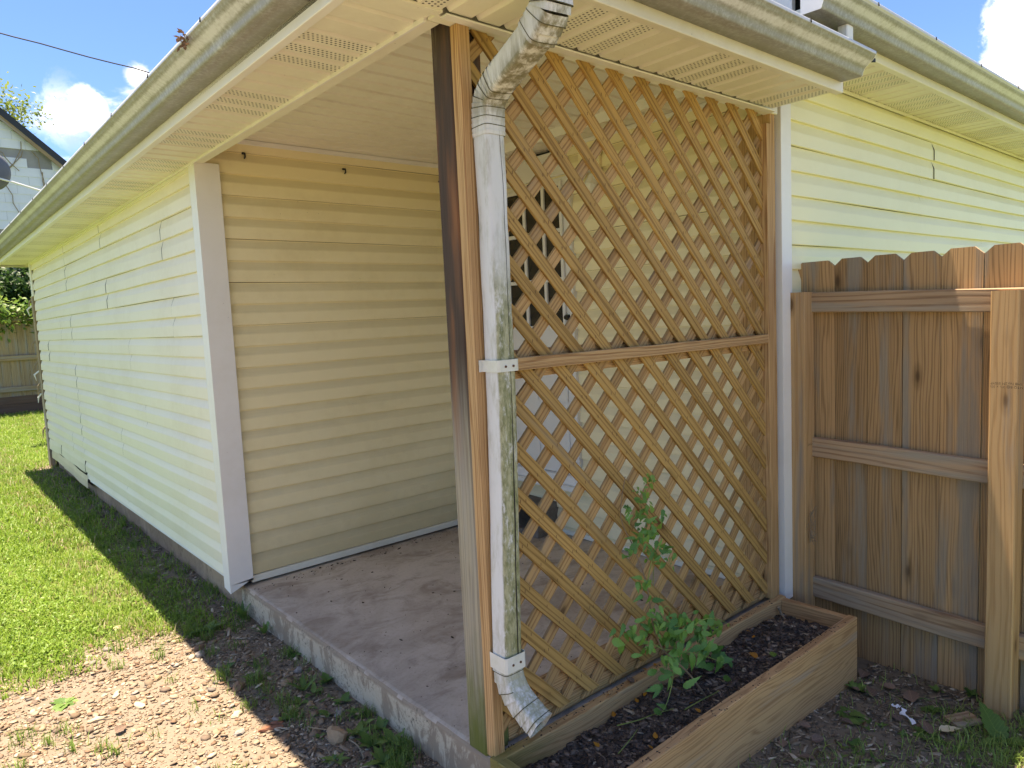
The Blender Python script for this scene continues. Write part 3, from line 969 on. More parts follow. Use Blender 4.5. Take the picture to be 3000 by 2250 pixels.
# porch ceiling: each double panel its own piece, running along x
ceil = box("porch_ceiling", (.0, .02, 2.262), (LX + .06, WT + .03, 2.28), M_DARK, house)
y = .02
while y < WT - .03:
    n = 2 if y + .194 < WT else 1
    vs, fs = [], []
    prof = []
    for c in range(n):
        yy = y + c * .1
        deep = .0145 if c == 0 else .011
        prof += [(yy, 2.245 + deep), (yy + .010, 2.245 + deep), (yy + .020, 2.245), (yy + .096, 2.2455), (yy + .099, 2.245 + deep * .8)]
    for x in (.02, LX + .03):
        for (py, pz) in prof: vs.append((x, py, pz))
    m_ = len(prof)
    for j in range(m_ - 1): fs.append((j, j + 1, m_ + j + 1, m_ + j))
    obj("ceiling_panel", vs, fs, M_CEIL, ceil)
    y += n * .1

# porch post: old grey 4x4 with a new 2x2 fixed on its outer face
post = board("porch_post", (.1005, .0785, .002), (.1005, .0785, 2.258), .089, .089, (-1, 0, 0), M_POST, house, .006, 8, .0012)

# door
DX = LX - .012
door = box("door", (DX, 1.262, .375), (DX + .044, 1.90, 2.075), M_DOOR, house, .002)
for (a, b) in (((1.228, .30), (1.258, 2.115)), ((1.905, .30), (1.935, 2.115))):
    box("door_casing", (DX - .014, a[0], a[1]), (DX + .03, b[0], b[1]), M_DOOR, house, .003)
box("door_casing", (DX - .013, 1.2585, 2.085), (DX + .03, 1.9045, 2.222), M_DOOR, house, .003)
box("threshold", (DX - .06, 1.20, .288), (DX + .03, 1.955, .318), M_TRIM, house, .003)
box("threshold", (DX - .035, 1.21, .3185), (DX + .03, 1.95, .372), M_FASW, house, .003)
gy, gzs = [1.303, 1.447, 1.612, 1.775], [1.235, 1.508, 1.784, 2.042]
for i in range(3):
    for j in range(3):
        box("pane", (DX - .004, gy[i] + .011, gzs[j] + .011), (DX - .001, gy[i + 1] - .011, gzs[j + 1] - .011), M_GLASS, door, .0005)
for i, yv in enumerate(gy):
    box("muntin", (DX - .016, yv - .011, gzs[0] - .013), (DX - .0005, yv + .011, gzs[3] + .013), M_DOOR, door, .003)
for j, zv in enumerate(gzs):
    for i in range(3):
        box("muntin", (DX - .014, gy[i] + .0112, zv - .011), (DX - .0006, gy[i + 1] - .0112, zv + .011), M_DOOR, door, .003)
for (ya, yb) in ((1.305, 1.52), (1.56, 1.775)):
    for (za, zb) in ((.46, .72), (.80, 1.12)):
        box("raised_panel", (DX - .008, ya, za), (DX - .0008, yb, zb), M_DOOR, door, .006)
vs, fs = tube_geo([(DX - .001, 1.275, 1.29), (DX - .025, 1.275, 1.29), (DX - .035, 1.275, 1.29)], [.016, .016, .012], 12)
obj("door_knob", vs, fs, M_BLACK, door)

# porch light: square siding block with a bent white socket hanging from it
lamp = box("wall_lamp", (LX - .03, 1.00, 2.01), (LX - .005, 1.15, 2.17), M_SID_B, house, .004)
vs, fs = tube_geo([(LX - .03, 1.075, 2.08), (LX - .06, 1.075, 2.07), (LX - .085, 1.085, 2.04), (LX - .095, 1.095, 2.0)], [.028, .022, .028, .02], 10)
obj("lamp_socket", vs, fs, M_TRIM, lamp)
vs, fs = tube_geo([(LX - .03, 1.04, 2.03), (LX - .05, 1.04, 1.99), (LX - .045, 1.06, 1.95)], [.03, .035, .02], 8)
obj("lamp_shade", vs, fs, M_TRIM, lamp)
# small hooks under the top of the end wall
for (hx, hz) in ((.234, 2.165), (.782, 2.142), (1.421, 2.130)):
    vs, fs = join_geo([tube_geo([(hx, WT - .006, hz + .012), (hx, WT - .022, hz + .008), (hx, WT - .024, hz - .008), (hx, WT - .012, hz - .012)], .0045, 6),
                       tube_geo([(hx - .008, WT - .006, hz + .012), (hx + .008, WT - .006, hz + .012)], .006, 6)])
    obj("hook", vs, fs, M_BLACK, house)

# ------------------------------------------------------------------ downspout
ds = thing("downspout", "mossy white downspout with split seam on the lattice corner", "downspout", (.105, -.041, .25))
SQ = (.0345, .0325, .40)


def ribs(path, n, every, amp):
    """subdivide a path and give a radius wobble for crimped elbow folds"""
    pts, rad = [], []
    P = [V(p) for p in path]
    for i in range(len(P) - 1):
        for k in range(n):
            t = k / n
            p0, p1, p2, p3 = P[max(i - 1, 0)], P[i], P[i + 1], P[min(i + 2, len(P) - 1)]
            pts.append(.5 * ((2 * p1) + (-p0 + p2) * t + (2 * p0 - 5 * p1 + 4 * p2 - p3) * t * t + (-p0 + 3 * p1 - 3 * p2 + p3) * t ** 3))
            rad.append(1 + amp * (((len(pts)) % every) / every))
    pts.append(P[-1]); rad.append(1.0)
    return pts, rad


FOLDS = []
M_CREASE = plain('fold_grime_shade', (0.10, 0.09, 0.05), 0.9, 0.1, 0.4, 60)  # fold grime, also painting in crease shade the soft light lacks


def folded(path, n, amp, k=1.0):
    p_, _ = ribs(path, n, 100, 0)
    FOLDS.clear()
    FOLDS.extend([tube_geo([p_[i + 1] + (p_[i + 1] - p_[i]) * .33, p_[i + 1] + (p_[i + 1] - p_[i]) * .33 + (p_[i + 1] - p_[i]).normalized() * .0022], [k * (1 + amp) + .012] * 2, 24, False, SQ) for i in range(len(p_) - 2)])
    return join_geo([tube_geo([p_[i], p_[i + 1] + (p_[i + 1] - p_[i]) * .35], [k, k * (1 + amp)], 24, False, SQ) for i in range(len(p_) - 1)])


p, r = ribs([(.068, -.356, 2.134), (.069, -.354, 2.075), (.072, -.33, 2.02), (.08, -.275, 1.975)], 8, 4, .085)
vs, fs = folded([(.067, -.357, 2.134), (.068, -.356, 2.075), (.070, -.343, 2.025), (.076, -.29, 1.985)], 4, .08, 1.16)
el_ = obj("elbow", vs, fs, M_DSE, ds, smooth=True)
for q in FOLDS[::2]:
    obj("fold_line", q[0], q[1], M_CREASE, el_)
vs, fs = tube_geo([(.074, -.305, 1.992), (.101, -.13, 1.936)], [1.09, 1.09], 24, False, SQ)
obj("pipe", vs, fs, M_DSE, ds, smooth=True)
vs, fs = folded([(.117, -.041, 1.80), (.117, -.041, 1.845), (.1145, -.052, 1.893), (.108, -.095, 1.925), (.099, -.155, 1.947)], 4, .05, 1.07)
el_ = obj("elbow", vs, fs, M_DSE, ds, smooth=True)
for q in FOLDS[1::2]:
    obj("fold_line", q[0], q[1], M_CREASE, el_)
# long pipe, dented and leaning, with an opened seam on its front corner
pp, rr_ = [], []
for i in range(41):
    t = i / 40
    z = 1.82 - t * (1.82 - .30)
    x = .117 if z > 1.05 else .117 - .026 * (1.05 - z) / .75
    pp.append((x + .0012 * sn(z * 5, 0, 1), -.041 + .0012 * sn(z * 4, 0, 2), z))
    rr_.append(1 + .012 * sn(z * 6, 0, 3) - (.06 * math.exp(-((z - 1.58) / .05) ** 2)) - .03 * math.exp(-((z - 1.33) / .04) ** 2))
vs, fs = tube_geo(pp, rr_, 28, False, SQ)
obj("pipe", vs, fs, M_DS, ds, smooth=True)
seam = []
for i in range(41):
    z = pp[i][2]
    wgap = .0012 + .0035 * max(0, 1 - abs(z - .75) / .35) + (.002 if z < .55 else 0)
    q = V(pp[i]) + V((.012 + .003 * sn(z * 3), -SQ[1] * rr_[i] - .0006, 0))
    seam.append((q, wgap))
vs, fs = [], []
for q, wg in seam:
    vs += [q + V((-wg / 2, 0, 0)), q + V((0, -.0007, 0)), q + V((wg / 2, 0, 0))]
for i in range(40):
    fs += [(i * 3, i * 3 + 1, i * 3 + 4, i * 3 + 3), (i * 3 + 1, i * 3 + 2, i * 3 + 5, i * 3 + 4)]
obj("seam", vs, fs, M_DARK, ds)


M_STRAP = vinyl('strap_metal', (0.66, 0.66, 0.60), (0.45, 0.44, 0.30), 0.8, emb=False)


def strap(z, cx, cy, hw, hh, mat, wings):
    t = SQ[0] + .003
    prof = [(cx - t - wings[0], -.008), (cx - t, -.008), (cx - t, cy - t + .004), (cx - t + .006, cy - t), (cx + t - .006, cy - t), (cx + t, cy - t + .004), (cx + t, -.008), (cx + t + wings[1], -.008)]
    prof = prof if wings[0] or wings[1] else prof[1:-1]
    vs, fs = [], []
    for (x, y) in prof:
        vs += [(x, y, z - hh), (x, y, z + hh)]
    for i in range(len(prof) - 1):
        fs.append((2 * i, 2 * i + 2, 2 * i + 3, 2 * i + 1))
    o = obj("strap", vs, fs, mat, ds)
    so = o.modifiers.new("thick", 'SOLIDIFY'); so.thickness = .0015; so.offset = 1
    for sx_ in (cx - .012, cx + .016):
        v2, f2 = tube_geo([(sx_, cy - t - .001, z - .002), (sx_, cy - t - .004, z - .002)], .0035, 8)
        obj("screw", v2, f2, M_RUST, o, WM[o])
    return o


strap(1.176, .117, -.041, .03, .0165, M_STRAP, (.012, .0))
strap(.322, .093, -.041, .03, .023, M_STRAP, (0.0, 0.006))
p, r = ribs([(.0925, -.041, .325), (.093, -.045, .27), (.096, -.072, .222), (.104, -.118, .182), (.110, -.150, .160)], 7, 4, .10)
vs, fs = folded([(.0925, -.041, .325), (.093, -.045, .27), (.096, -.072, .222), (.104, -.118, .182), (.110, -.150, .160)], 2, .09, 1.0)
el_ = obj("elbow", vs, fs, M_DSE, ds, smooth=True)
for q in FOLDS[::2]:
    obj("fold_line", q[0], q[1], M_CREASE, el_)
v2, f2 = tube_geo([(.109, -.1465, .1625), (.1095, -.148, .1615)], [.9, .9], 24, True, SQ)
obj("elbow_mouth", v2, f2, M_DARK, ds)

# ------------------------------------------------------------------ lattice screen
lat = thing("lattice_screen", "tan diagonal wood lattice closing the porch's right side", "lattice screen", (.87, .02, 0))
board("edge_board", (.0755, .013, .012), (.0755, .013, 2.10), .039, .038, (0, -1, 0), M_NEW, lat, .002, 6, .0008)
board("edge_board", (1.652, .010, .022), (1.652, .010, 2.055), .036, .036, (0, -1, 0), M_NEW, lat, .002, 4, .0008)
board("edge_board", (1.700, .078, .002), (1.700, .078, 2.105), .15, .038, (-1, 0, 0), M_NEW, lat, .002, 4, .0008)
board("edge_board", (.150, .052, .012), (.150, .052, 2.20), .03, .03, (0, -1, 0), M_POST, lat, .002, 4, .001)
board("rail", (.096, .004, 1.170), (1.64, .004, 1.166), .038, .019, (0, -1, 0), M_NEW, lat, .002, 8, .0012)
board("rail", (.146, .054, 1.165), (1.66, .054, 1.162), .085, .038, (0, -1, 0), M_NEW, lat, .002, 6, .001)
board("rail", (.146, .054, .075), (1.66, .054, .075), .135, .036, (0, -1, 0), M_NEW, lat, .002, 4, .001)


def slat(c, sgn, xa, xb, za, zb, yc, mat):
    """45 degree slat: sgn -1 -> x + z = c; +1 -> z - x = c; clipped to the rectangle, ends cut level where they meet top and bottom"""
    pts = []
    for x in (xa, xb):
        z = c - x if sgn < 0 else c + x
        if za - 1e-6 <= z <= zb + 1e-6: pts.append((x, z, 'v'))
    for z in (za, zb):
        x = c - z if sgn < 0 else z - c
        if xa < x < xb: pts.append((x, z, 'h'))
    if len(pts) < 2: return
    pts.sort()
    (x0, z0, k0), (x1, z1, k1) = pts[0], pts[-1]
    if x1 - x0 < .03: return
    # X along the slat, face -y: Y = Z x X ; sheared end cuts
    def sk(kind):
        s = 1.0 if kind == 'h' else -1.0
        return s * (1 if sgn < 0 else -1)
    j = random.uniform(-.002, .002)
    board("slat", (x0 + j, yc, z0), (x1 + j, yc, z1), .0395, .0105, (0, -1, 0), mat, lat, .001, 6, .0011, (sk(k0), sk(k1)))


c = 2.538 + .1405 * 10
k = 0
for i in range(40):
    cu_ = 2.525 + .1405 * (9 - i)
    slat(cu_, -1, .10, 1.665, 1.176, 2.105, .0185, M_LAT)
    cl_ = 1.410 - .1425 * (i - 10)
    slat(cl_, -1, .10, 1.665, .045, 1.158, .0185, M_LAT)
    du_ = 1.498 + .1415 * (5 - i)
    slat(du_, 1, .10, 1.675, 1.176, 2.105, .0285, M_LAT2)
    slat(du_ + .02, 1, .10, 1.675, .025, 1.158, .0285, M_LAT2)

stp = []
for i in range(40):
    for k_ in range(40):
        for up_ in (True, False):
            cf = 2.525 + .1405 * (9 - i) if up_ else 1.410 - .1425 * (i - 10)
            db = 1.498 + .1415 * (5 - k_) + (0 if up_ else .02)
            z_, x_ = (cf + db) / 2, (cf - db) / 2
            if .12 < x_ < 1.64 and ((1.19 < z_ < 2.09) if up_ else (.05 < z_ < 1.14)):
                for sx_ in (-.009, .010):
                    q = (x_ + sx_ + random.uniform(-.002, .002), .0129, z_ + random.uniform(-.005, .005))
                    stp.append(([(q[0] - .0011, q[1], q[2] - .005), (q[0] + .0011, q[1], q[2] - .005), (q[0] + .0016, q[1], q[2] + .005), (q[0] - .0006, q[1], q[2] + .005)], [(0, 1, 2, 3)]))
o = obj("staple", *join_geo(stp), M_RUST, lat)
o['kind'] = 'stuff'

# ------------------------------------------------------------------ planter box
pl = thing("planter_box", "long wooden planter box of brown planks under the lattice", "planter", (.87, -.17, -.22))
ZT, ZB = .020, -.262
board("plank", (.045, -.0135, (ZT - .235) / 2), (1.71, -.0135, (ZT - .235) / 2), ZT + .235, .037, (0, -1, 0), M_PLANTM, pl, .003, 6, .0015)
board("plank", (.045, -.326, (ZT + ZB) / 2), (1.703, -.326, (ZT + ZB) / 2), ZT - ZB, .037, (0, -1, 0), M_PLANT, pl, .003, 6, .0015)
board("plank", (1.6855, -.033, (ZT + ZB) / 2 - .003), (1.6855, -.307, (ZT + ZB) / 2 - .003), ZT - ZB, .035, (-1, 0, 0), M_PLANT, pl, .003, 3, .0008)
board("plank", (.0615, -.033, (ZT + ZB) / 2), (.0615, -.307, (ZT + ZB) / 2), ZT - ZB, .035, (-1, 0, 0), M_PLANTM, pl, .003, 3, .0008)


def soil_h(x, y):
    return -.042 + .014 * sn(x * 6, y * 8, 1) + .008 * sn(x * 19, y * 23, 2) + .03 * math.exp(-((x - 1.5) / .14) ** 2 - ((y + .15) / .1) ** 2) - .008 * math.exp(-((x - .3) / .3) ** 2)


def soil_mat():
    m, nt = new_mat("dark_potting_soil")
    p_ = pos(nt)
    n1 = noise(nt, p_, 45, 6, 0.75)
    n2 = noise(nt, p_, 160, 5, 0.7)
    c_ = mix(nt, n1, (0.07, 0.052, 0.04), (0.25, 0.19, 0.145))
    c_ = mix(nt, math_(nt, 'MULTIPLY', ramp(nt, n2, .58, .7), .5), c_, (0.2, 0.15, 0.11))
    finish(nt, c_, 0.95, math_(nt, 'ADD', n1, n2), 0.9, 0.012, 0.15)
    return m


vs, fs = [], []
nxs, nys = 150, 26
for j in range(nys + 1):
    for i in range(nxs + 1):
        x = .08 + (1.668 - .08) * i / nxs
        y = -.3075 + (.2750) * j / nys
        vs.append((x, y, soil_h(x, y) + random.uniform(-.004, .004)))
for j in range(nys):
    for i in range(nxs):
        a = j * (nxs + 1) + i
        fs.append((a, a + 1, a + nxs + 2, a + nxs + 1))
o = obj("soil", vs, fs, soil_mat(), smooth=False)
tag(o, "dark mulchy soil filling the wooden planter box", kind='stuff')


# ------------------------------------------------------------------ gate fence panel on the right
gf_ = thing("fence_panel", "dog-eared brown wood fence panel beside the white corner post", "fence", (1.9, -.4, -.28))
PX = 1.925


def picket(y0, y1, zb, zt, x, mat, parent, ear=.03, earh=.027, th=.016, X=(0, 1, 0)):
    """dog eared board: wide along the fence direction, thick across it"""
    w = y1 - y0
    out = [(zb, 0), (zb, w), (zt - earh, w), (zt, w - ear), (zt, ear), (zt - earh, 0)]
    # local X = up (grain), Y = across, Z = thickness
    vs = [(a - zb, b - w / 2, -th / 2) for a, b in out] + [(a - zb, b - w / 2, th / 2) for a, b in out]
    n = 6
    fs = [tuple(reversed(range(n))), tuple(range(n, 2 * n))] + [(i, (i + 1) % n, n + (i + 1) % n, n + i) for i in range(n)]
    return vs, fs


edges = [.022, -.1545, -.2915, -.4305, -.5705, -.7135, -.853, -.993, -1.133, -1.273]
gaps = [.0015, .002, .003, .002, .004, .002, .003, .003, .003]
for i in range(9):
    a, b = edges[i + 1] + gaps[i], edges[i]
    zb = -.275 + random.uniform(-.006, .006) - (.0 if i < 6 else .02)
    vs, fs = picket(a, b, zb, 1.489 + random.uniform(-.003, .003), PX, M_FENCE, gf_)
    obj("picket", vs, fs, M_FENCE, gf_, frame((0, 0, 1), (0, 1, 0), (-1, 0, 0), (PX + random.uniform(-.001, .001) + .008, (a + b) / 2, zb)))
board("rail", (1.898, -.069, 1.311), (1.898, -1.3, 1.272), .087, .036, (-1, 0, 0), M_RAIL, gf_, .004, 4, .001)
board("rail", (1.898, -.069, .668), (1.898, -1.3, .630), .086, .036, (-1, 0, 0), M_RAIL, gf_, .004, 6, .0015)
board("rail", (1.898, -.069, .024), (1.898, -1.3, -.018), .092, .036, (-1, 0, 0), M_RAIL, gf_, .004, 5, .0015)
board("post", (1.858, -.028, -.4), (1.858, -.028, 1.357), .088, .088, (-1, 0, 0), M_FPOST, gf_, .004)
board("post", (1.839, -.813, -.42), (1.839, -.813, 1.322), .088, .088, (-1, 0, 0), M_FPOST, gf_, .004, 3, .0008)
# dry tuft hanging on the left post
parts = []
for i in range(26):
    a = random.uniform(0, 6.28)
    q = V((1.84, -.083, .30 + random.uniform(-.05, .09)))
    parts.append(tube_geo([q, q + V((-.006, -.012, .0)) + V((random.uniform(-.01, .01), random.uniform(-.02, .015), random.uniform(-.05, .05))), q + V((random.uniform(-.02, .02), random.uniform(-.03, .02), random.uniform(-.08, .08)))], [.0012, .001, .0004], 4))
vs, fs = join_geo(parts)
tag(obj("dry_grass_tuft", vs, fs, M_TWIG), "tuft of dry dead grass caught on the fence post", "dry grass")

# stamped lumber marks on the posts (flat ink print)
def text_on(txt, loc, rot, size, parent):
    cu2 = bpy.data.curves.new("stamp", 'FONT')
    cu2.body = txt
    cu2.size = size
    cu2.align_x = 'CENTER'
    ob = bpy.data.objects.new("lumber_stamp", cu2)
    cu2.materials.append(M_STAMP)
    COL.objects.link(ob)
    me = bpy.data.meshes.new_from_object(ob.evaluated_get(bpy.context.evaluated_depsgraph_get()))
    bpy.data.objects.remove(ob)
    ob = bpy.data.objects.new("lumber_stamp", me)
    link(ob, parent, Matrix.Translation(loc) @ Euler(rot).to_matrix().to_4x4())
    return ob


M_STAMP = plain("faded_ink_stamp", (0.12, 0.085, 0.05), 0.9, 0.1, .2, 90)
text_on("MTQ 8@ 3\u00bd x 3\u00bd\nSPIB No.2M 5SSYP", (1.7945, -.822, .985), (math.pi / 2, math.pi, -math.pi / 2), .0125, gf_)
text_on("39330812", (1.7945, -.822, .755), (math.pi / 2, math.pi, -math.pi / 2), .013, gf_)
text_on("3103143", (1.8138, -.0555 + .012, .66), (math.pi / 2, math.pi, -math.pi / 2), .0, gf_) if False else None
text_on("KD19 HT", (1.868, -.0727, .690), (math.pi / 2, math.pi, 0), .016, gf_)

# ------------------------------------------------------------------ cinder block step
def cinder(M, label, group):
    t = thing("cinder_block", label, "concrete block", (0, 0, 0), group)
    L, Hh, D, w = .39, .19, .19, .032
    parts = [((0, 0, 0), (L, D, w)), ((0, 0, Hh - w), (L, D, Hh)), ((0, 0, w), (w, D, Hh - w)), ((L / 2 - w / 2, 0, w), (L / 2 + w / 2, D, Hh - w)), ((L - w, 0, w), (L, D, Hh - w)), ((w, D - .012, w), (L / 2 - w / 2, D, Hh - w)), ((L / 2 + w / 2, D - .012, w), (L - w, D, Hh - w))]
    gs = []
    for lo, hi in parts:
        a, b = lo, hi
        v = [(a[0], a[1], a[2]), (b[0], a[1], a[2]), (b[0], b[1], a[2]), (a[0], b[1], a[2]), (a[0], a[1], b[2]), (b[0], a[1], b[2]), (b[0], b[1], b[2]), (a[0], b[1], b[2])]
        gs.append((v, [(0, 3, 2, 1), (4, 5, 6, 7), (0, 1, 5, 4), (1, 2, 6, 5), (2, 3, 7, 6), (3, 0, 4, 7)]))
    v, f = join_geo(gs)
    v = [V(q) + V((random.uniform(-.003, .003), random.uniform(-.003, .003), random.uniform(-.003, .003))) for q in v]
    WM[t] = M
    t.matrix_basis = M
    obj("body", v, f, M_BLOCK, t, M)
    return t


cinder(Matrix.Translation((1.56, 1.83, .001)) @ Matrix.Rotation(-math.pi / 2 + .05, 4, 'Z'), "grey hollow concrete block lying as a step below the porch door", None)

# ------------------------------------------------------------------ back yard
bf = thing("back_fence", "tall weathered picket fence at the end of the lawn", "fence", (0.5, 14.0, 0.0))
gl = gz(0.5, 14)
xk = -3.2
while xk < 4.2:
    zb = gl + .12
    zt = 1.86 + random.uniform(-.015, .015)
    vs, fs = picket(0, .138, zb, zt, 0, None, None)
    obj("picket", vs, fs, M_OLDF, bf, frame((0, 0, 1), (1, 0, 0), (0, 1, 0), (xk + .07, 14.03 + random.uniform(-.004, .004), zb)))
    xk += .142
for z in (1.66, .965, .405):
    board("rail", (-3.2, 13.99, z), (4.2, 13.99, z), .085, .038, (0, -1, 0), M_OLDF, bf, .003)
board("kickboard", (-3.2, 14.005, gl + .055), (4.2, 14.005, gl + .055), .21, .03, (0, -1, 0), M_KICK, bf, .003)
for z, x0 in ((gl + .23, -3.2),):
    board("kickboard", (-3.2, 14.01, gl + .235), (4.2, 14.01, gl + .235), .14, .028, (0, -1, 0), M_KICK, bf, .003)
for xx in (-2.4, 0.02, 2.45):
    board("post", (xx, 14.08, gl - .2), (xx, 14.08, 1.8), .09, .09, (0, -1, 0), M_OLDF, bf, .003)


def leaves_mesh(name, centres, sizes, cols, mat, nrm=None, parent=None):
    """many leaf quads (folded along the middle) in one mesh with a tint per leaf"""
    n = len(centres)
    C_ = np.asarray(centres, dtype=np.float32)
    th = RNG.uniform(0, 2 * np.pi, n)
    el = RNG.normal(0.2, 0.6, n)
    d = np.stack([np.cos(th) * np.cos(el), np.sin(th) * np.cos(el), -np.sin(el)], 1)
    up = np.stack([RNG.normal(0, .5, n), RNG.normal(0, .5, n), np.ones(n)], 1)
    s = np.cross(d, up); s /= np.linalg.norm(s, axis=1, keepdims=True)
    u = np.cross(s, d)
    sz = np.asarray(sizes)[:, None]
    v0 = C_
    v1 = C_ + d * sz * .5 + s * sz * .28 + u * sz * .08
    v2 = C_ + d * sz
    v3 = C_ + d * sz * .5 - s * sz * .28 + u * sz * .08
    vs = np.stack([v0, v1, v2, v3], 1).reshape(-1, 3)
    me = bpy.data.meshes.new(name)
    me.vertices.add(4 * n)
    me.vertices.foreach_set("co", vs.astype(np.float32).ravel())
    idx = np.arange(4 * n).reshape(n, 4)
    tri = np.concatenate([idx[:, [0, 1, 2]], idx[:, [0, 2, 3]]], 1).reshape(-1, 3)
    set_tris(me, tri)
    col = np.repeat(np.asarray(cols, dtype=np.float32), 4, axis=0)
    set_tint(me, col)
    me.materials.append(mat)
    return link(bpy.data.objects.new(name, me), parent)


def set_tris(me, tri):
    m_ = len(tri)
    me.loops.add(3 * m_)
    me.loops.foreach_set("vertex_index", tri.astype(np.int32).ravel())
    me.polygons.add(m_)
    me.polygons.foreach_set("loop_start", np.arange(0, 3 * m_, 3, dtype=np.int32))
    me.update(calc_edges=True)


def set_tint(me, col):
    at = me.attributes.new("tint", 'FLOAT_COLOR', 'POINT')
    c4 = np.ones((len(col), 4), dtype=np.float32)
    c4[:, :3] = col
    at.data.foreach_set("color", c4.ravel())


def leaf_cols(n, a, b):
    t = RNG.uniform(0, 1, (n, 1))
    return np.asarray(a) * (1 - t) + np.asarray(b) * t


# ivy over the fence top
n = 5200
P_ = np.stack([RNG.uniform(-3.2, 4.2, n), 14.0 + RNG.normal(-.05, .14, n), 1.72 + RNG.normal(.05, .14, n)], 1)
iv = leaves_mesh("ivy", P_, RNG.uniform(.06, .13, n), leaf_cols(n, (.05, .12, .02), (.22, .33, .06)), M_FOL)
tag(iv, "bright leafy ivy sprawling over the top of the back fence", "ivy")


def tree(name, base, height, crown_r, nleaf, label, leaf=(.06, .12), c0=(.05, .10, .02), c1=(.16, .26, .05), seed=1, blobs=14, trunk_r=.14, flat=.8, limbs=7, cb=.45):
    rr = random.Random(seed)
    t = thing(name, label, "tree" if 'bush' not in name else "bush", base)
    b = V(base)
    tips = []
    parts = []
    top = b + V((rr.uniform(-.2, .2), rr.uniform(-.2, .2), height * .8))
    parts.append(tube_geo([b - V((0, 0, .2)), b + (top - b) * .35 + V((rr.uniform(-.1, .1), 0, 0)), b + (top - b) * .7, top], [trunk_r, trunk_r * .8, trunk_r * .5, trunk_r * .2], 8))
    cents = []
    for i in range(limbs):
        s = b + (top - b) * rr.uniform(cb - .1, .95)
        a = rr.uniform(0, 6.28)
        e = s + V((math.cos(a), math.sin(a), rr.uniform(.1, .7))) * crown_r * rr.uniform(.5, .95)
        m_ = (s + e) / 2 + V((0, 0, .1 * crown_r))
        parts.append(tube_geo([s, m_, e], [trunk_r * .35, trunk_r * .2, trunk_r * .06], 6))
        for q in range(3):
            a2 = rr.uniform(0, 6.28)
            e2 = m_ + V((math.cos(a2), math.sin(a2), rr.uniform(-.2, .6))) * crown_r * .4
            parts.append(tube_geo([m_, (m_ + e2) / 2 + V((0, 0, .04)), e2], [trunk_r * .14, trunk_r * .09, trunk_r * .03], 5))
            cents.append(e2)
        cents.append(e)
    vs, fs = join_geo(parts)
    obj("trunk", vs, fs, M_STEM, t)
    cz = b.z + height * (cb + 1) / 2
    while len(cents) < blobs:
        a = rr.uniform(0, 6.28); q = crown_r * math.sqrt(rr.random())
        cents.append(V((b.x + math.cos(a) * q, b.y + math.sin(a) * q, cz + rr.uniform(-.5, .5) * height * (1 - cb))))
    cs = np.array([tuple(c) for c in cents])
    wts = np.array([rr.uniform(.4, 1) for _ in cents]); wts /= wts.sum()
    ci = RNG.choice(len(cs), nleaf, p=wts)
    sg = crown_r * .22
    P2 = cs[ci] + RNG.normal(0, 1, (nleaf, 3)) * np.array([sg, sg, sg * flat])
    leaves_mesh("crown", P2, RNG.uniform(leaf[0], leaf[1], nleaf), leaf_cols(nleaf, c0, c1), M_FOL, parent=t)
    return t


# thin light trees behind the neighbour's gable
tree("tree", (1.45, 27.5, 0), 11.4, 1.75, 5200, "thin light green tree rising left behind the white gable", (.09, .19), (.14, .2, .04), (.3, .36, .09), seed=5, blobs=30, trunk_r=.16, cb=.62, limbs=10)
tree("tree", (3.55, 29.0, 0), 8.2, .9, 420, "sparse young tree tip showing right of the gable roof", (.1, .2), (.12, .18, .04), (.28, .34, .1), seed=9, blobs=12, trunk_r=.06, cb=.6)
tree("tree", (7.4, 34.0, 0), 12.2, 1.3, 2600, "dense green tree top peeking over the gutter edge", (.14, .25), (.05, .12, .02), (.16, .27, .05), seed=12, blobs=16, trunk_r=.2, cb=.6)
# dark shaded growth behind the fence and the sunlit bush in front of the gable
def shrub(name, label, c, r, n, leaf, c0, c1, stems=7):
    """leaves on clumps spread through an ellipsoid, on a few stems from the ground"""
    t = thing(name, label, "bush", (c[0], c[1], gz(c[0], c[1])))
    k = 46
    dirs = RNG.normal(0, 1, (k, 3)); dirs /= np.linalg.norm(dirs, axis=1, keepdims=True)
    cl = np.array(c) + dirs * np.array(r) * (RNG.uniform(.25, 1, (k, 1)) ** .5)
    ci = RNG.integers(0, k, n)
    P = cl[ci] + RNG.normal(0, 1, (n, 3)) * np.array(r) * .16
    P[:, 2] = np.maximum(P[:, 2], .1)
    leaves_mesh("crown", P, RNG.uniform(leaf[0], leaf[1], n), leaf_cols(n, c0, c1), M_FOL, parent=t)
    gs = []
    for i in range(stems):
        e = V(tuple(cl[i]))
        b_ = V((c[0] + random.uniform(-.1, .1), c[1] + random.uniform(-.1, .1), -.1))
        gs.append(tube_geo([b_, (b_ + e) / 2 + V((random.uniform(-.1, .1), 0, .1)), e], [.04, .03, .01], 6))
    obj("stem", *join_geo(gs), M_STEM, t)
    return t


shrub("bush", "sunlit leafy bush behind the back fence by the gable wall", (-.15, 16.0, 2.2), (.62, .6, .78), 9000, (.06, .12), (.05, .13, .02), (.36, .48, .11))
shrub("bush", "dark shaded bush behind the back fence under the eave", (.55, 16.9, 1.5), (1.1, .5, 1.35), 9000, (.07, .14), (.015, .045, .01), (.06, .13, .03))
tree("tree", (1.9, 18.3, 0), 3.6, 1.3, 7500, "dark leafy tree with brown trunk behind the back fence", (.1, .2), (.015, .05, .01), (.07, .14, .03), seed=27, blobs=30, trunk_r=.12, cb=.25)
tree("tree", (-2.0, 19.0, 0), 4.6, 1.7, 5000, "broad green tree left behind the back fence", (.1, .2), (.03, .08, .015), (.14, .22, .05), seed=29, blobs=30, trunk_r=.12, cb=.25)

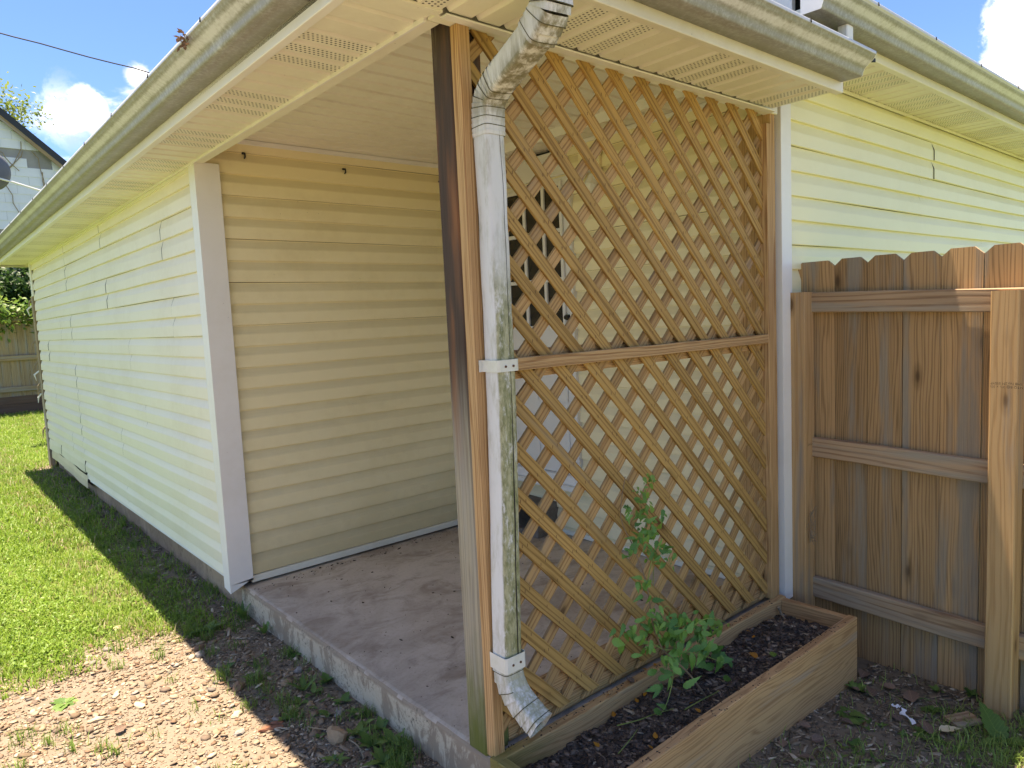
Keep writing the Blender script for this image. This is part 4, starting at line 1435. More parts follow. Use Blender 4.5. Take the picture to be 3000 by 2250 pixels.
# neighbour's gabled house: courses of wide white shingles, a patch of bare grey boards
nb = thing("neighbor_house", "white shingled gable house with bare grey patch and dark roof", "house", (0, 23, 0))
NY = 23.0
rake0, rake1 = V((-.9, NY, 9.93)), V((4.6, NY, 5.02))


def rake_z(x): return 9.93 + (x + .9) * (5.02 - 9.93) / 5.5 if x > -.9 else 9.93 - (-.9 - x) * .893


vs = [(-6.4, NY + .12, -.2), (4.5, NY + .12, -.2), (4.5, NY + .12, rake_z(4.5) - .1), (-.9, NY + .12, 9.8), (-6.4, NY + .12, rake_z(-6.4) - .1)]
vs += [(v[0], NY + 9, v[2]) for v in vs]
wall_n = obj("wall", vs, [(0, 1, 2, 3, 4), (9, 8, 7, 6, 5), (1, 6, 7, 2), (0, 4, 9, 5), (0, 5, 6, 1)], M_NGREY, nb)
zc_ = 4.4
ci_ = 0
rs = random.Random(3)
while zc_ < 9.7:
    hh = .252
    x = -1.2 + (.3 if ci_ % 2 else 0)
    while x < 4.5:
        wdt = .61
        x1 = min(x + wdt, 4.5)
        zt_ = zc_ + hh
        a0, a1 = min(zt_, rake_z(x) - .12), min(zt_, rake_z(x1) - .12)
        if a0 > zc_ + .03 or a1 > zc_ + .03:
            grey = (6.13 < zc_ < 6.45 and 2.0 < x1 - .2 and x < 2.5) or (6.36 < zc_ < 6.62 and 1.5 < x1 - .2 and x < 2.35)
            if not grey:
                a0, a1 = max(a0, zc_ + .005), max(a1, zc_ + .005)
                t_ = .016
                v = [(x + .002, NY + .10 - t_, zc_), (x1 - .002, NY + .10 - t_, zc_), (x1 - .002, NY + .10, a1), (x + .002, NY + .10, a0),
                     (x + .002, NY + .12, zc_), (x1 - .002, NY + .12, zc_), (x1 - .002, NY + .12, a1), (x + .002, NY + .12, a0)]
                obj("shingle", v, [(0, 1, 2, 3), (0, 4, 5, 1), (1, 5, 6, 2), (2, 6, 7, 3), (3, 7, 4, 0)], M_NEIGH, wall_n)
        x = x1
    zc_ += hh
    ci_ += 1
for sgn in (1, -1):
    e = V((4.75, NY - .12, rake_z(4.75))) if sgn > 0 else V((-6.6, NY - .12, rake_z(-6.6)))
    a = V((-.9, NY - .12, 9.93))
    vs = [a, e, e + V((0, 9.4, 0)), a + V((0, 9.4, 0))]
    vs = [v + V((0, 0, .05)) for v in vs] + [v - V((0, 0, .17)) for v in vs]
    obj("roof", vs, [(0, 1, 2, 3), (7, 6, 5, 4), (0, 4, 5, 1), (1, 5, 6, 2), (2, 6, 7, 3), (3, 7, 4, 0)], M_SHIN, nb)
    board("rake_board", a + V((0, .04, -.23)), e + V((0, .04, -.23)), .11, .05, (0, -1, 0), M_OLDF, nb, .004)
# bare winter vines on the gable
parts = []
for k in range(16):
    p_ = V((rs.uniform(-.2, 3.2), NY + .055, rs.uniform(4.5, 6.3)))
    pts = [p_]
    dx, dz = rs.uniform(-.12, .12), rs.uniform(.2, .35)
    for i in range(7):
        p_ = p_ + V((dx + rs.uniform(-.15, .15), 0, dz * rs.uniform(.4, 1.1)))
        if p_.z < rake_z(p_.x) - .3: pts.append(p_)
    if len(pts) > 2: parts.append(tube_geo(pts, .011, 4))
vs, fs = join_geo(parts)
tag(obj("bare_vine", vs, fs, M_TWIG), "thin leafless vines climbing the neighbor's white gable wall", "vine")

# satellite dish on an arm above the bush
sd = thing("satellite_dish", "dark grey satellite dish on a white arm above the bush", "satellite dish", (-.02, 10.0, 3.4))
vs, fs = [], []
nr, na = 8, 40
for i in range(nr + 1):
    q = i / nr
    for j in range(na):
        a = 2 * math.pi * j / na
        vs.append((q * .22 * math.cos(a), .07 * q * q, q * .25 * math.sin(a)))
for i in range(nr):
    for j in range(na):
        k2 = (j + 1) % na
        fs.append((i * na + j, i * na + k2, (i + 1) * na + k2, (i + 1) * na + j))
o = obj("reflector", vs, fs, M_DISH, sd, Matrix.Translation((-.02, 10.0, 3.51)) @ Euler((.15, 0, -.1)).to_matrix().to_4x4(), True)
so = o.modifiers.new("thick", 'SOLIDIFY'); so.thickness = .006
vs, fs = tube_geo([(-.05, 9.97, 3.44), (.2, 9.985, 3.385), (.62, 10.02, 3.27)], .013, 8)
obj("arm", vs, fs, M_FASW, sd)
vs, fs = tube_geo([(.62, 10.02, 3.30), (.62, 10.02, -.2)], .03, 8)
obj("mast", vs, fs, M_DISH, sd)

# overhead wire
pts = []
for i in range(25):
    t = i / 24
    x = -3.0 + t * 9.5
    pts.append((x, 14.0 + .02 * i, 6.745 - .0285 * (x - .74) * 3.2 / 1.0 * .92 - .004 * (x - .5) * (3.0 - x) + .015 * sn(x * 3)))
vs, fs = tube_geo(pts, .012, 6)
tag(obj("overhead_wire", vs, fs, M_WIRE), "thin black utility wire sagging across the blue sky", "wire")
vs, fs = tube_geo([(-3.0, 14.0, 7.6), (-3.0, 14.0, -.2)], [.09, .13], 10)
tag(obj("utility_pole", vs, fs, M_OLDF), "brown wooden utility pole holding the overhead wire", "utility pole")
vs, fs = tube_geo([(6.5, 14.48, 6.9), (6.5, 14.48, -.2)], [.09, .13], 10)
tag(obj("utility_pole", vs, fs, M_OLDF), "far wooden utility pole behind the roof holding the wire", "utility pole")

# clump of leaves stuck on the gutter lip
parts = []
for i in range(26):
    q = V((-.405 + random.uniform(-.012, .006), .756 + random.uniform(-.022, .022), 2.205 + random.uniform(-.045, .02)))
    d1 = V((random.uniform(-1, .2), random.uniform(-1, 1), random.uniform(-1, .4))).normalized() * random.uniform(.012, .03)
    d2 = d1.cross(V((0, .4, 1))).normalized() * .006
    parts.append(([q, q + d1 * .5 + d2, q + d1, q + d1 * .5 - d2], [(0, 1, 2, 3)]))
vs, fs = join_geo(parts)
tag(obj("leaf_clump", vs, fs, M_DEAD), "dark clump of dead leaves stuck on the gutter lip", "dead leaves")


# ------------------------------------------------------------------ plants
def leaflet(L, Wd, teeth=3, fold=.25, curl=.2):
    """pointed toothed leaf along +X, folded on the midrib"""
    n = 4 + teeth * 2
    mid, le, ri = [], [], []
    for i in range(n + 1):
        t = i / n
        w = Wd * (math.sin(math.pi * min(1, t ** .62)) ** 1.05) * (1 - .24 * (i % 2)) if 0 < i < n else 0
        zz = -curl * L * t * t
        mid.append((t * L, 0, zz))
        le.append((t * L - .02 * L * (i % 2), w, zz + fold * w))
        ri.append((t * L - .02 * L * (i % 2), -w, zz + fold * w))
    vs = mid + le[1:-1] + ri[1:-1]
    m_ = n + 1
    L0, R0 = m_ - 1, m_ + n - 1 - 1
    fs = [(0, 1, L0 + 1), (0, R0 + 1, 1)]
    for i in range(1, n - 1):
        fs.append((i, i + 1, L0 + i + 1, L0 + i))
        fs.append((i + 1, i, R0 + i, R0 + i + 1))
    fs.append((n - 1, n, L0 + n - 1))
    fs.append((n, n - 1, R0 + n - 1))
    return vs, fs


def leaf_frame(p, d, up):
    d = V(d).normalized()
    s = V(up).cross(d)
    if s.length < .05: s = V((1, 0, 0)).cross(d)
    s.normalize()
    u = d.cross(s)
    return frame(d, s, u, p)


vine = thing("vine_seedling", "young green trumpet vine seedling rising from the planter soil", "vine", (.86, -.19, -.04))
base = (.862, -.186, -.045)
stems = [[base, (.80, -.165, .05), (.745, -.14, .118), (.70, -.13, .165), (.665, -.12, .26), (.65, -.11, .40), (.63, -.08, .52), (.60, -.05, .63), (.64, -.04, .76)],
         [(.745, -.14, .118), (.80, -.15, .19), (.90, -.16, .215), (1.00, -.165, .18), (1.06, -.17, .13)],
         [(.70, -.13, .165), (.80, -.16, .13), (.90, -.17, .08), (1.0, -.18, .02)],
         [(.70, -.13, .165), (.62, -.12, .22), (.54, -.12, .25), (.50, -.12, .22)],
         [(.665, -.12, .26), (.72, -.13, .31), (.76, -.13, .28)],
         [(.745, -.14, .118), (.71, -.16, .06), (.66, -.17, -.0), (.62, -.17, -.02)],
         [(.65, -.11, .40), (.72, -.08, .46), (.75, -.06, .42), (.76, -.05, .34)]]
for i, s in enumerate(stems):
    p, r = ribs(s, 4, 100, 0)
    vs, fs = tube_geo(p, [(.0042 if i == 0 else .0022) * (1 - .7 * k / len(p)) for k in range(len(p))], 6)
    obj("stem", vs, fs, M_STEM if i in (0,) else M_GSTEM, vine)
LV = [mesh("leaf", *leaflet(1.0, .22, 3, .2, .3), M_VLEAF, True), mesh("leaf", *leaflet(1.0, .19, 4, .3, .5), M_VLEAF, True), mesh("leaf", *leaflet(1.0, .25, 3, .15, .15), M_VLEAF, True)]
LVY = [mesh("leaf", *leaflet(1.0, .3, 3, .25, .2), M_VLEAFY, True), mesh("leaf", *leaflet(1.0, .25, 4, .2, .35), M_VLEAFY, True)]
CP, CQ = (1600, 1700, .57756), (1750, 1350, .18083)
clus = [((560, 240), 8, .040, 0), ((540, 160), 5, .034, 0), ((490, 25), 4, .034, 0), ((440, 270), 5, .040, 0), ((385, 315), 3, .046, 0), ((640, 310), 8, .044, 0), ((700, 250), 6, .044, 0),
        ((770, 240), 6, .044, 0), ((860, 225), 4, .034, 1), ((905, 235), 2, .032, 1), ((830, 385), 7, .056, 0), ((885, 410), 3, .056, 0), ((730, 410), 4, .056, 0), ((640, 390), 5, .042, 0),
        ((600, 520), 3, .042, 0), ((545, 565), 2, .05, 0), ((610, 470), 2, .036, 0), ((590, 210), 5, .036, 0), ((680, 190), 4, .036, 0), ((520, 340), 4, .034, 0), ((790, 300), 5, .046, 0), ((660, 240), 4, .04, 0)]
clus2 = [((870, 320), 5, .022, 1), ((680, 475), 2, .018, 1), ((770, 460), 1, .018, 1), ((730, 620), 3, .026, 1), ((840, 620), 1, .02, 1), ((800, 760), 4, .026, 1), ((520, 770), 3, .026, 0), ((940, 780), 1, .028, 0),
         ((470, 960), 2, .02, 0), ((550, 920), 1, .022, 0), ((760, 900), 3, .026, 1), ((690, 1040), 2, .024, 0), ((850, 1140), 5, .03, 0), ((1090, 880), 1, .024, 0), ((1030, 960), 1, .018, 0), ((920, 1000), 2, .022, 1),
         ((960, 1100), 2, .028, 1), ((800, 1230), 4, .032, 0), ((690, 1310), 4, .03, 0), ((850, 1430), 3, .03, 0), ((1020, 1370), 2, .026, 0), ((1120, 1480), 2, .032, 0), ((500, 1450), 4, .03, 0), ((600, 1430), 2, .026, 0), ((950, 1560), 5, .03, 0), ((1200, 1600), 3, .03, 0)]
MATR = cam.matrix_world.copy()
CAMP = V(cc)


def cast(u, v, axis, val):
    """point of the photograph's own geometry: used once while writing positions down (a plain plane intersection)"""
    d = MATR.to_3x3() @ V(((u - 1500) / 2078.58, -(v - 1125) / 2078.58, -1.0))
    t = (val - CAMP[axis]) / d[axis]
    return CAMP + d * t


rv = random.Random(77)
for (src, cl) in ((CP, clus), (CQ, clus2)):
    for (q, n, sz, young) in cl:
        u, v = src[0] + q[0] * src[2], src[1] + q[1] * src[2]
        pyv = -.14 if src is CP else -.07
        c_ = cast(u, v, 1, pyv + rv.uniform(-.03, .03))
        for i in range(int(n * 1.9 + .5)):
            a = rv.uniform(0, 6.28)
            d = V((math.cos(a) * .9, -.25 + .5 * rv.uniform(-1, 1), math.sin(a) * .7 - .25))
            p_ = c_ + V((rv.gauss(0, .55), rv.gauss(0, .4), rv.gauss(0, .5))) * sz
            S_ = sz * rv.uniform(.85, 1.45)
            me = rv.choice(LVY if young else LV)
            M_ = leaf_frame(p_ - d.normalized() * S_ * .4, d, (-.35 + rv.uniform(-.4, .4), -.75, .6)) @ Matrix.Scale(S_, 4)
            link(bpy.data.objects.new("leaf", me), vine, M_)


# weeds: rosettes of broad leaves
WL = [mesh("leaf", *leaflet(1.0, .26, 4, .2, .35), M_WEED, True), mesh("leaf", *leaflet(1.0, .34, 2, .25, .25), M_WEED, True), mesh("leaf", *leaflet(1.0, .16, 5, .15, .3), M_WEED, True)]


def weed(x, y, n, size, kind, label, rise=.6, group="weeds along the slab"):
    b = gxyz(x, y)
    t = thing("weed", label, "weed", b, group)
    a0 = rv.uniform(0, 6.28)
    for i in range(n):
        a = a0 + i * 2.4 + rv.uniform(-.3, .3)
        d = V((math.cos(a), math.sin(a), rise * rv.uniform(.5, 1.5)))
        s_ = size * rv.uniform(.7, 1.2)
        link(bpy.data.objects.new("leaf", WL[kind]), t, leaf_frame(b + d * s_ * .06, d, (0, 0, 1)) @ Matrix.Scale(s_, 4))
    return t


weeds = [(-.063, 1.066, 6, .075, 2, "upright toothed weed among stones near the slab's middle", 1.2), (-.045, 1.019, 4, .06, 0, "small leafy weed just in front of the upright toothed weed", .9),
         (.035, 1.055, 7, .05, 1, "round leaved weed pressed against the slab edge", .9), (.010, .875, 5, .05, 1, "round leaved weed below the slab's paint line", .7),
         (-.074, .833, 4, .045, 1, "little round leaved weed beside the crumpled grey leaf", .6), (-.158, .905, 6, .032, 2, "feathery small weed growing out of the stones", .7),
         (-.145, .83, 5, .028, 2, "tiny feathery weed near the shadow edge stones", .7), (-.056, .536, 8, .07, 0, "large broad leaved weed clump beside the big pale rock", .9),
         (-.054, .634, 6, .055, 0, "leafy weed between the pale rock and the slab", .9), (.020, .605, 7, .045, 1, "bushy weed touching the slab near the post", .8),
         (-.182, .547, 6, .05, 0, "low weed with broad leaves in front of the pale rock", .5), (.010, .510, 6, .06, 0, "broad weed hugging the slab's flaking corner", .8),
         (.002, .757, 8, .045, 0, "dense low weed mat at the foot of the slab", .6), (-.075, .432, 8, .07, 0, "biggest weed clump at the bottom near the porch corner", .7),
         (-.16, 1.933, 7, .075, 1, "broad dark green weed in the house's shadow by the lawn", .6), (.025, 1.687, 8, .085, 2, "tall narrow weed against the slab's brown stain", 2.2),
         (.013, 1.935, 9, .10, 2, "tall grassy weed under the white corner trim", 2.6), (-.16, .72, 6, .03, 2, "small weed beside the dark dirt mat", .6),
         (-.791, 1.692, 7, .07, 1, "flat sunlit weed rosette on the gravel", .15)]
for w in weeds:
    weed(w[0], w[1], w[2], w[3], w[4], w[5], w[6])
for w in [(1.615, -.385, 7, .055, 1, "glossy leaved weed at the planter's front corner", .6), (1.835, -.595, 9, .03, 1, "small bright clover-like weed by the fence boards", .9),
          (1.404, -.439, 5, .06, 1, "broad flat weed in front of the planter", .3), (1.366, -.506, 4, .06, 1, "pale broad leaf weed in the bottom right grass", .3),
          (1.90, -.70, 9, .032, 1, "small bright weed at the fence post's left foot", .9), (1.95, -.23, 8, .035, 0, "little green sprout in the gap behind the planter", 1.5),
          (1.45, -.70, 6, .06, 1, "broad weed beside the flat wood scrap", .4)]:
    weed(w[0], w[1], w[2], w[3], w[4], w[5], w[6], "weeds by the fence")
k_ = 0
for i in range(26):
    x_, y_ = rv.uniform(.95, 1.75), rv.uniform(-.98, -.42)
    if y_ > -.38 - .2 * (x_ - .9): continue
    weed(x_, y_, rv.choice((3, 4, 5, 6)), rv.uniform(.022, .05), rv.choice((0, 1, 1, 2)), "small green weed in the scruffy grass between planter and fence post", rv.uniform(.3, .9), "weeds by the fence")
for i in range(22):
    x_, y_ = rv.uniform(-.22, .03), rv.uniform(.32, 1.5)
    weed(x_, y_, rv.choice((3, 4, 5, 6)), rv.uniform(.018, .045), rv.choice((0, 1, 1, 2)), "small green weed in the shaded strip along the porch slab", rv.uniform(.4, 1.0))
# one big dock leaf by the fence post
dk = thing("dock_weed", "large single dock leaf leaning in front of the fence post", "weed", gxyz(1.60, -.88))
for (d, s_, k_) in (((.10, .09, .075), 1.0, 1), ((.02, -.10, .03), .7, 2), ((-.09, .05, .02), .6, 1)):
    b = gxyz(1.60, -.88, .004)
    link(bpy.data.objects.new("leaf", mesh("leaf", *leaflet(.17 * s_, .042 * s_, 5, .35, .1), M_WEED, True)), dk, leaf_frame(b, d, (0, 0, 1)))

# ------------------------------------------------------------------ loose things on the ground
def rock(seed, sx, sy, sz):
    rr = random.Random(seed)
    import bmesh
    bm = bmesh.new()
    bmesh.ops.create_icosphere(bm, subdivisions=2, radius=1)
    for v in bm.verts:
        n_ = 1 + .22 * sn(v.co.x * 2.2 + seed, v.co.y * 2.0 + seed, v.co.z * 3 + seed) + rr.uniform(-.05, .05)
        v.co = V((v.co.x * sx * n_, v.co.y * sy * n_, max(v.co.z, -.6) * sz * n_))
    vs = [v.co.copy() for v in bm.verts]
    fs = [tuple(v.index for v in f.verts) for f in bm.faces]
    bm.free()
    return vs, fs


def rock_mat(name, c):
    return plain(name, c, .9, .2, .4, 45, bs=.5)


RM = {k: rock_mat("rock_" + k, c) for k, c in {'tan': (.33, .23, .14), 'brown': (.22, .14, .09), 'grey': (.28, .25, .22), 'red': (.27, .12, .07), 'pale': (.45, .36, .24)}.items()}
rocks = [(-.125, .66, .042, .030, .036, 'tan', .6, "largest pale tan rock beside the weeds near the porch corner"), (-.039, .811, .026, .018, .016, 'grey', .2, "crumpled grey stone between two weeds by the slab"),
         (-.09, 1.173, .026, .022, .010, 'tan', .8, "flat tan stone lying in the shade near the slab"), (-.011, 1.233, .020, .016, .014, 'grey', .1, "grey stone against the slab's foot"),
         (.020, 1.171, .014, .012, .011, 'brown', .4, "round brown stone touching the slab"), (-.235, .92, .024, .012, .010, 'red', .9, "reddish stone at the shadow edge"),
         (-.252, .808, .026, .018, .010, 'brown', .3, "flat brown stone below the reddish one"), (-.088, .958, .016, .014, .010, 'tan', .3, "small tan stone among shaded gravel"),
         (-.247, 1.274, .028, .022, .024, 'brown', .2, "rounded brown rock on the shadow line"), (-.249, 1.776, .032, .018, .016, 'brown', .1, "long brown rock where grass meets gravel"),
         (-.265, 1.703, .018, .022, .016, 'grey', .6, "grey rock in front of the long brown one"), (-.358, .961, .024, .015, .010, 'grey', .1, "rough whitish stone in the sunlit gravel"),
         (-.266, .90, .042, .014, .012, 'red', .9, "long red brick shard across the shadow line"), (-.715, 1.432, .045, .010, .012, 'pale', .9, "long pale flat stone in the sunny gravel"),
         (-.578, 1.431, .034, .016, .009, 'pale', .6, "broad pale flat stone on the sunny gravel"), (-.464, 1.623, .020, .015, .012, 'tan', .3, "tan stone standing up in the sunny gravel"),
         (-.476, 2.30, .03, .02, .016, 'pale', .2, "pale stone half hidden in the lawn edge"), (-.321, 1.094, .024, .018, .010, 'pale', .2, "pale flat stone close to the shadow edge")]
for i, (x, y, a, b, c_, m_, rz, lab) in enumerate(rocks):
    vs, fs = rock(i + 1, a, b, c_)
    o = obj("rock", vs, fs, RM[m_], None, Matrix.Translation(gxyz(x, y, c_ * .35)) @ Matrix.Rotation(rz * 3, 4, 'Z'))
    tag(o, lab, "rock", "loose rocks on the gravel")


def flat_leaf(name, x, y, z, size, mat, label, cat, group, rz, curl=.3, wd=.34, tilt=.2):
    vs, fs = leaflet(size, size * wd, 3, .35, curl)
    M_ = Matrix.Translation((x, y, z)) @ Euler((rv.uniform(-tilt, tilt), -.15, rz)).to_matrix().to_4x4()
    tag(obj(name, vs, fs, mat, None, M_, True), label, cat, group)


for i, (x, y, s_, lab) in enumerate([(1.785, -.341, .075, "ragged pale dead leaf behind the planter corner"), (1.588, -.453, .07, "grey-brown dead leaf in front of the glossy weed"), (1.728, -.485, .06, "light curled dead leaf on the dark dirt"),
                                     (1.655, -.575, .09, "big upright curled brown dead leaf before the fence"), (1.195, -.399, .05, "dark curled dead leaf at the planter's base"), (1.009, -.393, .045, "small brown leaf close under the planter plank"),
                                     (1.014, -.505, .06, "lilac-brown dead leaf at the bottom edge"), (1.473, -.60, .05, "dead leaf beside the white paper scraps"), (1.46, -.70, .08, "wide lilac-brown dead leaf by the wood scrap"),
                                     (1.33, -.45, .045, "little dead leaf near the broad flat weed"), (1.12, -.44, .05, "brown dead leaf on dirt beside planter"), (1.60, -.40, .05, "torn dead leaf next to the planter corner weed")]):
    flat_leaf("dead_leaf", x, y, gz(x, y) + .012, s_, M_DEAD, lab, "dead leaf", "dead leaves by the fence", rv.uniform(0, 6), .1, .36, .5)
flat_leaf("dead_leaf", -.695, 1.274, gz(-.695, 1.274) + .014, .05, M_DEAD, "curled brown leaf on the sunlit gravel", "dead leaf", "dead leaves by the fence", .4, .2, .4, .4)
flat_leaf("dead_leaf", -.06, .80, gz(-.06, .80) + .012, .055, M_DEAD, "grey dead leaf among weeds near the slab", "dead leaf", "dead leaves by the fence", 1.4, .2, .4, .4)

petals = [(1.203, -.19, .036, "largest orange petal clump in the planter soil"), (.688, -.052, .02, "orange petal on soil close to the back plank"), (.654, -.056, .02, "orange petal left beside the back plank's leaf scrap"), (.533, -.052, .022, "orange petal in soil near the drooping vine leaf"),
          (.38, -.122, .024, "orange petal in the planter's near left soil"), (.528, -.226, .024, "orange petal near the middle of the front plank"), (.738, -.251, .022, "orange petal close to the front plank"), (.758, -.19, .016, "small orange petal by the vine's root"),
          (.493, -.242, .018, "tiny orange petal near front plank's left"), (1.361, -.067, .022, "orange petal near the planter's back far end"), (1.33, -.09, .016, "small flat orange petal at the planter's far end")]
for i, (x, y, s_, lab) in enumerate(petals):
    flat_leaf("orange_petal", x, y, soil_h(x, y) + .008, s_, M_PETAL, lab, "petal", "orange petals in the planter", rv.uniform(0, 6), -.3, .4, .6)
for (x, y, s_, lab) in ((.765, -.008, .02, "orange petal resting on the planter's back plank"), (.81, -.012, .016, "second orange petal further along the back plank"), (.54, -.016, .014, "yellow petal crumb on the back plank")):
    flat_leaf("orange_petal", x, y, ZT + .004, s_, M_PETAL, lab, "petal", "orange petals in the planter", rv.uniform(0, 6), -.1, .4, .2)
flat_leaf("fresh_leaf", 1.24, -.236, soil_h(1.24, -.236) + .012, .04, M_VLEAFY, "single fresh green leaf lying on the planter soil", "leaf", None, .9, .1, .4)
flat_leaf("dead_leaf", .668, -.03, ZT + .003, .035, M_DEAD, "dark shrivelled leaf on the planter's back plank", "dead leaf", "dead leaves by the fence", 2.0, -.2, .4, .2)

# paper scraps, wood scrap, bark
for i, (x, y, sx_, sy_, rz, lab) in enumerate(((1.515, -.61, .075, .018, .9, "long torn white paper scrap on the dark dirt"), (1.55, -.58, .04, .02, .2, "small torn white paper piece by the curled leaf"), (1.575, -.545, .03, .022, 1.6, "grey crumpled paper bit left of the torn paper"))):
    vs = []
    n = 6
    for k in range(n + 1):
        for s_ in (-1, 1):
            vs.append((sx_ * (k / n - .5), s_ * sy_ * .5 * rv.uniform(.5, 1.1), .006 + .01 * rv.random()))
    fs = [(2 * k, 2 * k + 2, 2 * k + 3, 2 * k + 1) for k in range(n)]
    tag(obj("paper_scrap", vs, fs, M_PAPER, None, Matrix.Translation(gxyz(x, y, .002)) @ Matrix.Rotation(rz, 4, 'Z')), lab, "paper scrap", "torn paper on the dirt")
o = board("wood_scrap", gxyz(1.60, -.72, .012), gxyz(1.69, -.775, .02), .07, .012, (-.1, .05, 1), M_RAIL, None, .002)
tag(o, "flat brown wood scrap lying near the fence post", "wood scrap")
vs, fs = leaflet(.09, .018, 2, .3, .05)
tag(obj("husk", vs, fs, plain("pale_husk", (.62, .5, .3), .8, .2, .2, 30), None, Matrix.Translation(gxyz(1.50, -.715, .018)) @ Euler((.2, 0, -.6)).to_matrix().to_4x4(), True), "pale dry husk in the grass beside the wood scrap", "husk")
# white plastic tag behind the planter corner
o = box("plastic_tag", (1.7055, -.338, -.085), (1.708, -.322, -.005), M_PAPER, None, .0005)
tag(o, "white plastic tag stuck on the planter's end", "tag")


def twig(pts, r, label, mat=None):
    p_, _ = ribs(pts, 3, 100, 0)
    vs, fs = tube_geo(p_, [r * (1 - .5 * k / len(p_)) for k in range(len(p_))], 5)
    tag(obj("twig", vs, fs, mat or M_TWIG), label, "twig", "twigs lying about")


twig([(1.62, -.045, .0), (1.635, -.05, -.03), (1.62, -.075, -.045), (1.60, -.09, -.05)], .006, "pale dry stick in the planter's far corner")
twig([(.49, -.10, -.03), (.55, -.14, -.02), (.62, -.15, -.025), (.70, -.17, -.03)], .002, "thin yellow straw curving across the soil", M_GSTEM)
twig([(.38, -.2, -.03), (.46, -.19, -.015), (.52, -.16, -.03)], .0018, "short straw bent in the near soil", M_GSTEM)
twig([(.72, -.2, -.03), (.80, -.21, -.025), (.90, -.215, -.03)], .0022, "green straw crossing in front of the vine root", M_GSTEM)
twig([(.33, -.28, -.035), (.42, -.272, -.03), (.50, -.268, -.034)], .002, "green straw along the front plank", M_GSTEM)
twig([gxyz(-.17, .80, .012), gxyz(-.16, .75, .02), gxyz(-.11, .70, .012)], .0025, "curved pale stem before the biggest rock")
twig([gxyz(-.09, 1.20, .012), gxyz(-.05, 1.235, .02), gxyz(-.01, 1.25, .012)], .004, "bent grey root by the slab's foot")
twig([gxyz(-.10, .62, .01), gxyz(-.10, .55, .016), gxyz(-.115, .49, .01)], .003, "pale straight stick between broad weeds")
twig([gxyz(1.0, -.62, .006), gxyz(1.06, -.60, .012), gxyz(1.12, -.62, .006)], .002, "white curled straw in the bottom right grass", plain("pale_straw", (.6, .5, .36), .8))


# ------------------------------------------------------------------ stuff: gravel, grass, mulch, litter
ICO_V = None


def ico():
    t = (1 + 5 ** .5) / 2
    v = np.array([(-1, t, 0), (1, t, 0), (-1, -t, 0), (1, -t, 0), (0, -1, t), (0, 1, t), (0, -1, -t), (0, 1, -t), (t, 0, -1), (t, 0, 1), (-t, 0, -1), (-t, 0, 1)], float)
    v /= np.linalg.norm(v[0])
    f = np.array([(0, 11, 5), (0, 5, 1), (0, 1, 7), (0, 7, 10), (0, 10, 11), (1, 5, 9), (5, 11, 4), (11, 10, 2), (10, 7, 6), (7, 1, 8), (3, 9, 4), (3, 4, 2), (3, 2, 6), (3, 6, 8), (3, 8, 9), (4, 9, 5), (2, 4, 11), (6, 2, 10), (8, 6, 7), (9, 8, 1)])
    return v, f


def gzv(x, y):
    return np.array([gz(a, b) for a, b in zip(x, y)])


def bits(name, xyz, size, flat, cols, mat, label, ang=None, stretch=(.7, 1.5)):
    n = len(xyz)
    iv_, if_ = ico()
    J = 1 + RNG.uniform(-.28, .28, (n, 12, 1))
    sc = np.stack([RNG.uniform(stretch[0], stretch[1], n), np.ones(n), RNG.uniform(flat[0], flat[1], n)], 1) * np.asarray(size)[:, None] * .5
    vv = iv_[None] * J * sc[:, None, :]
    th = RNG.uniform(0, 2 * np.pi, n)
    ti, tj = RNG.normal(0, .22, n), RNG.normal(0, .22, n)
    z = vv[:, :, 2] + vv[:, :, 0] * ti[:, None] + vv[:, :, 1] * tj[:, None]
    x = vv[:, :, 0] * np.cos(th)[:, None] - vv[:, :, 1] * np.sin(th)[:, None]
    y = vv[:, :, 0] * np.sin(th)[:, None] + vv[:, :, 1] * np.cos(th)[:, None]
    P = np.stack([x, y, z], 2) + np.asarray(xyz)[:, None, :]
    me = bpy.data.meshes.new(name)
    me.vertices.add(12 * n)
    me.vertices.foreach_set("co", P.astype(np.float32).ravel())
    tri = (if_[None] + (np.arange(n) * 12)[:, None, None]).reshape(-1, 3)
    set_tris(me, tri)
    set_tint(me, np.repeat(np.asarray(cols, np.float32), 12, axis=0))
    me.materials.append(mat)
    o = link(bpy.data.objects.new(name, me))
    tag(o, label, kind='stuff')
    return o


def pick(n, pal, w):
    pal = np.array(pal)
    i = RNG.choice(len(pal), n, p=np.array(w) / sum(w))
    return pal[i] * RNG.uniform(.5, 1.05, (n, 1))


# gravel in front of the porch
n = 19000
x = RNG.uniform(-1.9, .05, n)
y = RNG.uniform(.0, 2.75, n)
nz = np.array([sn(a * 4, b * 3, 5) for a, b in zip(x, y)])
edge = 2.12 + .16 * nz + np.clip((-x - .45) * .12, -.05, .3)
shade_d = np.clip((x + .30) / .32, 0, 1)
keep = (y < edge + RNG.normal(0, .06, n)) & (RNG.uniform(0, 1, n) > shade_d * .78 * (y > .5)) & (RNG.uniform(0, 1, n) > .25 * (nz > .3))
x, y = x[keep], y[keep]
n = len(x)
size = np.clip(RNG.lognormal(math.log(.0115), .5, n), .005, .036)
cols = pick(n, [(.33, .23, .15), (.39, .29, .195), (.29, .18, .115), (.45, .36, .26), (.23, .165, .12), (.32, .27, .225)], [3, 3, 1.6, 2, .8, .6])
nf = 22000
xf = RNG.uniform(-1.7, .05, nf); yf = RNG.uniform(.0, 2.6, nf)
kf = yf < 2.3 + .16 * np.array([sn(a * 4, b * 3, 5) for a, b in zip(xf, yf)])
xf, yf = xf[kf], yf[kf]
x = np.concatenate([x, xf]); y = np.concatenate([y, yf])
